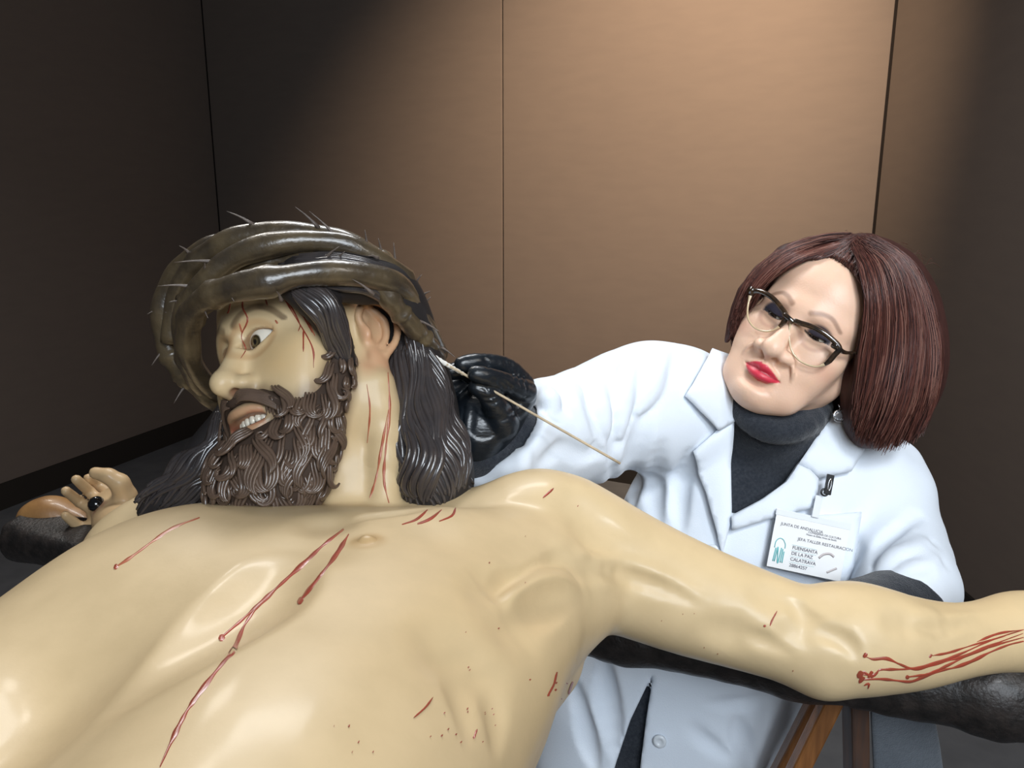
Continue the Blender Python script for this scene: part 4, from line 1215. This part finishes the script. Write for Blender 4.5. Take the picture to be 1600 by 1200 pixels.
for bx, by in ((1114, 861), (1031, 1157), (1106, 905)):
    P, N, ok = trace(COATF, [bx], [by])
    prof = [(.0004, .003), (.0035, .003), (.0045, .0042), (.0075, .0040), (.0088, .0025), (.0088, .0005), (.0004, .0)]
    V, F = lathe(prof[::-1], 24, N[0], P[0] + N[0] * .001); bt = mesh_obj('button', V, F, M_but, coat)

# ------------------------------------------------------------- gloved hand
M_glove = pmat('black_nitrile', (0.008, 0.011, 0.015), 0.30, 0.6, noise=0.4, nscale=40, bump=0.25, bscale=120, stretch=(1, 1, 3), noise_col=(0.016, 0.021, 0.027))
GL = Sculpt()
GL.chain([W(742, 690, .905), W(746, 676, .902), W(756, 656, .905), W(782, 628, .915)], [.027, .029, .031, .030], .02, n=8)
GL.chain([W(728, 682, .915), W(722, 655, .93), W(735, 622, .93), W(780, 606, .928)], [.022, .019, .018, .022], .02, n=8)
GL.chain([W(808, 604, .912), W(817, 618, .905), W(806, 636, .90)], [.015, .014, .014], .012)
GL.chain([W(816, 601, .905), W(790, 574, .885), W(750, 566, .866), W(722, 569, .858)], [.0140, .0112, .0096, .0087], .002, n=14)
GL.chain([W(820, 612, .895), W(798, 601, .870), W(764, 589, .845), W(743, 584, .838)], [.0140, .0112, .0096, .0087], .002, n=14)
GL.chain([W(784, 664, .885), W(775, 636, .868), W(760, 613, .853), W(745, 604, .850)], [.020, .0140, .0102, .0090], .003, n=14)
GL.chain([W(800, 604, .925), W(755, 589, .908), W(722, 579, .893), W(703, 582, .888)], [.0145, .0112, .0098, .0085], .003, n=12)
GL.chain([W(790, 615, .935), W(750, 604, .924), W(720, 602, .910), W(704, 610, .902)], [.0145, .0112, .0098, .0083], .003, n=12)
def gfold(px, r=.0022, off=.0006, kind='s', k=.004):
    fold_on(GL, GL0, px, r, kind, off, k)
GL0 = Sculpt(); GL0.ops = list(GL.ops)
for i in range(7):
    a = i / 6
    gfold([(738 - 4 * a, 638 + 36 * a), (750 - 2 * a, 652 + 32 * a), (768 - 4 * a, 656 + 27 * a), (790 - 12 * a, 648 + 28 * a)])
for px in ([(790, 566), (800, 580), (806, 596)], [(799, 568), (810, 586), (815, 606)], [(808, 575), (820, 592), (824, 612)], [(770, 592), (785, 602), (792, 612)], [(780, 590), (796, 603), (803, 618)], [(758, 562), (763, 570), (762, 576)],
           [(748, 604), (758, 606), (762, 616)], [(756, 622), (768, 622), (778, 616)], [(760, 630), (772, 630), (784, 622)], [(795, 640), (808, 634), (822, 620)], [(786, 656), (800, 650), (814, 638)], [(716, 640), (713, 665), (720, 690)], [(724, 636), (722, 662), (730, 692)]):
    gfold(px)
GL.op('d', lambda P, d: d + .0006 * np.abs(waves(P * (1, 1, 2), 210, 41)), W(760, 630, .9), .2, 0)
V, F = GL.mesh(.0016)
glove = close_holes(mesh_obj('glove', V, F, M_glove, person))
# the other gloved hand rests behind the arm of the statue
GL2 = Sculpt()
GL2.chain([W(1285, 985, .91), W(1255, 992, .90)], [.030, .030], .02)
for i in range(4):
    GL2.chain([W(1250, 978 + 12 * i, .90), W(1215, 975 + 14 * i, .89), W(1190, 985 + 14 * i, .895)], [.011, .0095, .008], .006)
GL2.chain([W(1275, 975, .89), W(1255, 962, .875), W(1235, 962, .87)], [.014, .011, .009], .008)
V, F = GL2.mesh(.0024); mesh_obj('glove', V, F, M_glove, person)

# ------------------------------------------------------------- swab
M_stick = pmat('pale_birch', (0.62, 0.50, 0.34), 0.55, 0.4, noise=0.3, nscale=60, stretch=(1, 1, 1))
M_cotton = pmat('white_cotton_wool', (0.82, 0.80, 0.74), 0.95, 0.1, bump=0.4, bscale=500)
A, Bq = W(657, 546, .826), W(969, 724, .886)
swab = empty('cotton_swab', A, 'long thin wooden cotton swab held in the black gloved hand against the statue hair', 'swab')
V, F = tube(np.linspace(A, Bq, 12), .0014, 8); mesh_obj('stick', V, F, M_stick, swab)
u = np.linspace(0, 1, 26)
V, F = tube(A + (W(725, 585, .840) - A) * u[:, None], .0034 * (np.sin(np.pi * np.clip(u * 3 + .08, 0, .5)) * (1 - .50 * u)) + .0003 * np.sin(u * 60), 10)
mesh_obj('cotton_tip', V, F, M_cotton, swab)
# ------------------------------------------------------------- her hair
HB = Sculpt()
HB.ell(HW.p((0, .038, -.030)), (.084, .086, .094), HW.R)
HB.ell(HW.p((.028, .052, .012)), (.066, .072, .066), HW.R, .03)
HB.chain([W(1345, 412, 1.03), W(1385, 460, 1.04), W(1402, 540, 1.05), W(1394, 610, 1.05), W(1368, 655, 1.055)], [.036, .046, .050, .046, .032], .03, n=10)
HB.chain([W(1364, 560, 1.015), W(1362, 620, 1.025), W(1358, 668, 1.04)], [.026, .030, .026], .03, n=7)
HB.chain([W(1240, 420, 1.04), W(1185, 460, 1.06), W(1163, 500, 1.075), W(1157, 540, 1.085), W(1170, 590, 1.10)], [.034, .024, .018, .018, .020], .03, n=8)
HB.ell(HW.p((0, -.04, -.075)), (.075, .07, .045), HW.R, .04)
FACEHOLE = [(1120, 560), (1162, 500), (1176, 470), (1196, 446), (1226, 424), (1262, 406), (1298, 405), (1326, 420), (1345, 446), (1350, 478), (1342, 512), (1336, 545), (1332, 570), (1325, 600), (1323, 640), (1330, 700), (1150, 700)]
def facehole(P):
    q = HW.inv(P)
    sd = poly_sd(proj(P), FACEHOLE) * ((P - CAM) @ CF) / FPX
    return np.maximum(sd, .02 - q[:, 2])
HB.op('s', facehole, HW.p((0, 0, .08)), .2, .008)
HB.op('d', lambda P, d: d + .0012 * waves(P * (1.6, 1.6, .5), 130, 51), HW.p((0, 0, 0)), .4, 0)
M_hair = pmat('auburn_hair', (0.055, 0.020, 0.016), 0.55, 0.3, noise=0.6, nscale=160, stretch=(1, 1, .25), noise_col=(0.030, 0.012, 0.010))
M_hair2 = pmat('auburn_strand', (0.115, 0.040, 0.030), 0.34, 0.5)
M_hair3 = pmat('auburn_strand_light', (0.22, 0.105, 0.080), 0.34, 0.5)
M_hair4 = pmat('auburn_strand_dark', (0.040, 0.013, 0.011), 0.4, 0.5)
V, F = HB.mesh(.003)
whair = close_holes(mesh_obj('hair', V, F, M_hair, person))
def fine(guides, n, r, seed, lift, jit=1.2, m=26, spread=.10):
    rg = random.Random(seed)
    G = np.array([catmull(g, m) for g in guides], float)
    Qs = []
    for s in range(n):
        v = (s + rg.random()) / n * (len(G) - 1); i = min(int(v), len(G) - 2); t = v - i
        Q = G[i] * (1 - t) + G[i + 1] * t
        a0, b0 = rg.uniform(0, spread), rg.uniform(1 - spread, 1)
        k = np.linspace(a0, b0, m) * (m - 1)
        Q = np.stack([np.interp(k, np.arange(m), Q[:, j]) for j in range(2)], 1)
        Q = Q + np.array([[rg.gauss(0, jit), rg.gauss(0, jit)]]) + np.cumsum(np.array([[rg.gauss(0, .35), rg.gauss(0, .3)] for _ in range(m)]), 0) + (rg.gauss(0, 2.0) * np.sin(np.linspace(0, rg.uniform(3, 8), m)))[:, None] * np.array([1, .2])
        Qs.append(Q)
    A = np.concatenate(Qs)
    P, N, ok = trace(HB, A[:, 0], A[:, 1], 45)
    parts = []
    for s in range(n):
        sl = slice(s * m, (s + 1) * m)
        o = ok[sl]
        if o.sum() < 6: continue
        p = P[sl].copy(); nn = N[sl]
        dep = (p - CAM) @ CF
        idx = np.where(o)[0]
        dep = np.interp(np.arange(m), idx, dep[idx])
        dep = np.convolve(np.pad(dep, 3, mode='edge'), np.ones(7) / 7, 'valid')
        q = A[sl]
        d = ((q[:, 0] - 800) / FPX)[:, None] * CR + ((600 - q[:, 1]) / FPX)[:, None] * CU + CF
        p = CAM + d * (dep - lift * rg.uniform(.1, 1.0))[:, None]
        u = np.linspace(0, 1, m)
        parts.append(tube(p, r * rg.uniform(.6, 1.3) * np.sqrt(np.clip(np.minimum(u * 8, (1 - u) * 5), .15, 1)), 3, cap=False))
    return parts
hs = []
hs += fine([[(1330, 380), (1347, 430), (1352, 490), (1340, 570), (1331, 660)], [(1338, 374), (1372, 420), (1385, 500), (1372, 595), (1338, 692)], [(1345, 370), (1405, 412), (1430, 510), (1415, 625), (1378, 708)], [(1352, 368), (1418, 412), (1452, 510), (1450, 610), (1420, 694)], [(1362, 368), (1432, 420), (1468, 530), (1462, 620), (1434, 682)]], 1900, .00066, 61, .010, 2.2)
hs += fine([[(1332, 376), (1300, 392), (1262, 406), (1225, 428), (1192, 454)], [(1334, 372), (1280, 384), (1225, 408), (1178, 452), (1156, 515)], [(1330, 367), (1268, 376), (1212, 400), (1164, 452), (1143, 530)], [(1335, 365), (1290, 368), (1232, 386), (1180, 424), (1146, 490)]], 760, .00060, 62, .004)
hs += fine([[(1196, 450), (1180, 468), (1165, 500), (1160, 548)], [(1176, 448), (1156, 480), (1142, 510), (1150, 555)]], 140, .0006, 63, .004)
hs += fine([[(1262, 408), (1285, 398), (1310, 382), (1340, 370)], [(1300, 408), (1315, 396), (1330, 382), (1345, 370)], [(1340, 440), (1350, 410), (1355, 385), (1352, 370)]], 240, .0006, 64, .004)
random.Random(5).shuffle(hs)
for mm, a, b in ((M_hair2, 0, .52), (M_hair3, .52, .68), (M_hair4, .68, 1)):
    V, F = merge(hs[int(a * len(hs)):int(b * len(hs))])
    mesh_obj('hair_strand', V, F, mm, whair)['kind'] = 'stuff'
# a few loose hairs above the crown
rg = random.Random(9); lp = []
for i in range(34):
    x0 = rg.uniform(1290, 1470); t0 = (x0 - 1290) / 180
    y0 = 372 + 85 * max(0, t0 - .35) ** 1.2 + rg.uniform(0, 12)
    x1 = x0 + rg.uniform(-10, 45); y1 = y0 - rg.uniform(2, 16) + (x1 - x0) * .35
    Q = catmull([(x0, y0, 1.05), ((x0 + x1) / 2, (y0 + y1) / 2 - 6, 1.045), (x1, y1, 1.05)], 9)
    lp.append(tube([W(*q) for q in Q], .00022, 3, cap=False))
V, F = merge(lp)
mesh_obj('loose_hair', V, F, M_hair2, whair)['kind'] = 'stuff'

# ------------------------------------------------------------- spectacles
def hw_plane(px, py, z):
    o = HW.inv(CAM); d = HW.R.T @ (W(px, py, 1.0) - CAM)
    return o + d * (z - o[2]) / d[2]
M_frame = pmat('dark_tortoise_acetate', (0.010, 0.008, 0.007), 0.15, 0.6, noise=0.5, nscale=120, noise_col=(0.10, 0.05, 0.02), coat=0.6)
M_clear = pmat('honey_acetate', (0.55, 0.42, 0.26), 0.15, 0.6, coat=0.6)
M_steel = pmat('polished_steel', (0.75, 0.75, 0.77), 0.15, 0.5, metal=1.0)
M_lens = bpy.data.materials.new('spectacle_lens'); M_lens.use_nodes = True
_n = M_lens.node_tree.nodes; _l = M_lens.node_tree.links; _n.remove(_n['Principled BSDF'])
_t = _n.new('ShaderNodeBsdfTransparent'); _t.inputs[0].default_value = (.95, .95, .94, 1)
_g = _n.new('ShaderNodeBsdfGlossy'); _g.inputs['Roughness'].default_value = .03
_m = _n.new('ShaderNodeMixShader'); _fr = _n.new('ShaderNodeFresnel'); _fr.inputs[0].default_value = 1.25
_l.new(_fr.outputs[0], _m.inputs[0]); _l.new(_t.outputs[0], _m.inputs[1]); _l.new(_g.outputs[0], _m.inputs[2]); _l.new(_m.outputs[0], _n['Material Output'].inputs[0])
specs = empty('spectacles', HW.p((0, 0, .1)), 'cat-eye spectacles with dark tortoiseshell tops worn by the woman', 'spectacles')
ZL = .098
LL = [(1171, 452), (1186, 453), (1205, 464), (1220, 480), (1228, 494), (1221, 507), (1207, 516), (1192, 517), (1176, 510), (1166, 496), (1164, 480), (1166, 464)]
RL = [(1237, 502), (1252, 505), (1275, 513), (1295, 526), (1308, 541), (1300, 553), (1289, 565), (1275, 571), (1260, 569), (1246, 561), (1236, 546), (1233, 525)]
for nm, L in (('right', LL), ('left', RL)):
    l = np.array([hw_plane(x, y, ZL) for x, y in L])
    l[:, 2] = ZL - 3.2 * l[:, 0] ** 2
    cl = np.vstack([l, l[:3]]); C = catmull(cl, 14 * 8)[8:8 + 96]
    C = np.array([HW.p(a) for a in C])
    k = np.arange(96) / 96 * 12
    top = np.where((k > 10.2) | (k < 4.2), 1.0, 0.0) if nm == 'right' else np.where((k > 10.9) | (k < 5.2), 1.0, 0.0)
    top = np.convolve(np.r_[top[-4:], top, top[:4]], np.ones(9) / 9, 'valid')
    V, F = tube(C, .0012 + .0022 * top, 8, closed=True)
    mesh_obj('rim', V, F, None, specs, mats=[M_clear, M_frame], fm=[1 if top[f[0] // 8] > .5 else 0 for f in F])
    cc = C.mean(0); ring = [C]
    VV = [cc + HW.d((0, 0, .0014))]; FF = []
    for s in (.5, .97):
        VV += list(cc + (C - cc) * s + HW.d((0, 0, .0014)) * (1 - s))
    n = 96
    for i in range(n):
        j = (i + 1) % n
        FF.append((0, 1 + i, 1 + j)); FF.append((1 + i, 1 + n + i, 1 + n + j, 1 + j))
    mesh_obj('lens', VV, FF, M_lens, specs)
br = [hw_plane(1226, 491, ZL + .001), hw_plane(1232, 497, ZL + .003), hw_plane(1240, 504, ZL + .001)]
V, F = tube(catmull([HW.p(a) for a in br], 10), .0034, 8); mesh_obj('bridge', V, F, M_frame, specs)
for side, pts in ((1, [hw_plane(1303, 538, ZL - 3.2 * .055 ** 2), hw_plane(1318, 550, .075), (.074, .004, .05), (.079, .012, .0), (.080, -.006, -.035)]), (-1, [hw_plane(1172, 453, ZL - .010), (-.066, .012, .074), (-.075, .012, .04), (-.079, .012, .0), (-.080, -.006, -.035)])):
    Q = catmull([HW.p(a) for a in pts], 24)
    V, F = tube(Q, np.interp(np.arange(24), [0, 4, 8, 23], [.0050, .0034, .0020, .0016]), 8); t = mesh_obj('temple', V, F, M_frame, specs)
    V, F = tube(Q[3:6], .0032, 8); mesh_obj('hinge_plate', V, F, M_steel, t)

# ------------------------------------------------------------- earring
lob = HW.p((.079, -.047, -.004)); ec = W(1311, 650, float((lob - CAM) @ CF) - .002)
earr = empty('earring', ec, 'round silver drop earring with a clear stone below the earlobe of the woman', 'earring')
M_silver = pmat('silver', (0.55, 0.55, 0.56), 0.22, 0.5, metal=1.0)
M_stone = pmat('clear_stone', (0.50, 0.52, 0.55), 0.04, 1.0, metal=0.6, coat=1.0)
V, F = tube(catmull([W(1310, 632, (lob - CAM) @ CF - .004), W(1312, 637, (lob - CAM) @ CF - .005), ec + np.array([0, 0, .0075])], 8), .0006, 6); mesh_obj('hook', V, F, M_silver, earr)
an = np.linspace(0, 2 * np.pi, 33)[:-1]
V, F = tube(ec + .0070 * (np.cos(an)[:, None] * CR + np.sin(an)[:, None] * CU), .0013 + .0003 * np.cos(an * 16), 8, closed=True); mesh_obj('setting', V, F, M_silver, earr)
V, F = lathe([(.0003, -.003), (.0035, -.002), (.0060, .0), (.0040, .0022), (.0003, .0024)], 10, -CF, ec); mesh_obj('stone', V, F, M_stone, earr, False)

# ------------------------------------------------------------- identity badge
M_card = pmat('badge_card', (0.84, 0.85, 0.86), 0.25, 0.5, coat=0.4)
M_ink = pmat('badge_ink', (0.10, 0.10, 0.13), 0.6)
M_teal = pmat('badge_teal', (0.16, 0.50, 0.52), 0.6)
M_pl = pmat('badge_sleeve', (0.78, 0.82, 0.86), 0.15, 0.5, coat=0.5)
M_clipb = pmat('black_clip', (0.012, 0.012, 0.013), 0.3, 0.5)
bc = [(1215, 806), (1323, 826), (1316, 911), (1195, 882)]
P, N, ok = trace(COATF, [b[0] for b in bc] + [1260], [b[1] for b in bc] + [855])
dm = float(np.min((P - CAM) @ CF)) - .016
c0, c1, c2, c3 = [W(x, y, dm + dd) for (x, y), dd in zip(bc, (.004, .004, .000, .000))]
ctr = (c0 + c1 + c2 + c3) / 4
bx = nrm((c1 - c0) + (c2 - c3)); bn = nrm(np.cross(bx, (c0 - c3) + (c1 - c2))); by = np.cross(bn, bx)
if bn @ CF > 0: bn = -bn
wdt = (np.linalg.norm(c1 - c0) + np.linalg.norm(c2 - c3)) / 2; hgt = (np.linalg.norm(c0 - c3) + np.linalg.norm(c1 - c2)) / 2
badge = empty('identity_badge', ctr, 'white printed identity badge clipped to the chest of the lab coat', 'badge')
V, F = box((-wdt / 2, -hgt / 2, 0), (wdt / 2, hgt / 2, .0012), [bx, by, bn], ctr)
bevel_obj(mesh_obj('card', V, F, M_card, badge, False), .0004)
def bp(u, v, o=.0016): return ctr + bx * (u - .5) * wdt + by * (.5 - v) * hgt + bn * o
V, F = box((-wdt * .51, hgt * .5, -.0004), (wdt * .51, hgt * .62, .0014), [bx, by, bn], ctr)
bevel_obj(mesh_obj('sleeve', V, F, M_pl, badge, False), .0004)
def text(s, u, v, size, mat, bold=.0):
    cu = bpy.data.curves.new('t', 'FONT'); cu.body = s; cu.size = size; cu.align_x = 'LEFT'; cu.align_y = 'CENTER'; cu.extrude = .00008; cu.offset = bold
    o = bpy.data.objects.new('t', cu); COL.objects.link(o)
    me = bpy.data.meshes.new_from_object(o.evaluated_get(bpy.context.evaluated_depsgraph_get()))
    bpy.data.objects.remove(o)
    n = len(me.vertices); co = np.zeros(n * 3, np.float32); me.vertices.foreach_get('co', co); co = co.reshape(-1, 3)
    Pw = bp(u, v) + co @ np.stack([bx, by, bn])
    Fp = [tuple(p.vertices) for p in me.polygons]
    bpy.data.meshes.remove(me)
    return mesh_obj('printed_text', Pw, Fp, mat, badge, False)
text('JUNTA DE ANDALUCIA', .08, .15, .0052, M_ink); text('CONSEJERIA DE CULTURA', .46, .20, .0036, M_ink); text('Museo de Bellas Artes de Sevilla', .44, .25, .0030, M_ink)
text('JEFA TALLER RESTAURACION', .34, .37, .0054, M_ink)
text('FUENSANTA', .29, .55, .0058, M_ink, .00006); text('DE LA PAZ', .29, .66, .0058, M_ink, .00006); text('CALATRAVA', .29, .77, .0058, M_ink, .00006); text('28864257', .29, .89, .0058, M_ink, .00005)
def stripe(us, w, mat, name, par=badge):
    V, F = tube(catmull([bp(*q) for q in us], max(4, len(us) * 4)), w, 5, .25, bn); return mesh_obj(name, V, F, mat, par)
lg = stripe([(.055, .62), (.06, .50), (.10, .43), (.15, .44), (.19, .52), (.195, .60)], .0006, M_teal, 'emblem')
for q in ([(.065, .88), (.075, .62)], [(.085, .88), (.10, .60), (.115, .74)], [(.115, .74), (.135, .90), (.15, .60)], [(.165, .88), (.17, .62)], [(.19, .88), (.19, .66)]):
    stripe(q, .0008, M_teal, 'emblem_stroke', lg)
for y in (.50, .605, .715, .83):
    stripe([(.28, y), (.45, y), (.62, y)], .00015, M_teal, 'ruled_line')
M_grey = pmat('badge_photo_grey', (0.52, 0.47, 0.47), .5)
stripe([(.66, .64), (.72, .55), (.80, .52), (.86, .56)], .0016, M_grey, 'portrait_print'); stripe([(.80, .88), (.86, .82), (.92, .76)], .0014, M_grey, 'portrait_print')
# clip and strap
V, F = box((-.0045, -.015, .002), (.0045, .013, .0028), [bx, by, bn], W(1276, 790, dm + .004)); bevel_obj(mesh_obj('strap', V, F, M_pl, badge, False), .0003)
k = W(1294, 757, dm + .002); k2 = W(1287, 769, dm + .003)
V, F = box((-.0045, -.013, 0), (.0045, .013, .0045), [bx, by, bn], k); cl = bevel_obj(mesh_obj('clip', V, F, M_clipb, badge, False), .001)
V, F = tube(k + bn * .005 + .0017 * np.cos(an)[:, None] * bx + .0075 * np.sin(an)[:, None] * by, .0007, 6, closed=True); mesh_obj('spring', V, F, M_silver, cl)
V, F = tube(k2 + bn * .003 + .0042 * np.cos(an)[:, None] * bx + .0042 * np.sin(an)[:, None] * by, .0014, 6, closed=True); mesh_obj('snap_ring', V, F, M_clipb, cl)
V, F = tube([k + bn * .003 - bx * .003, k2 + bn * .004 + by * .004], .0016, 8); mesh_obj('clip_arm', V, F, M_silver, cl)
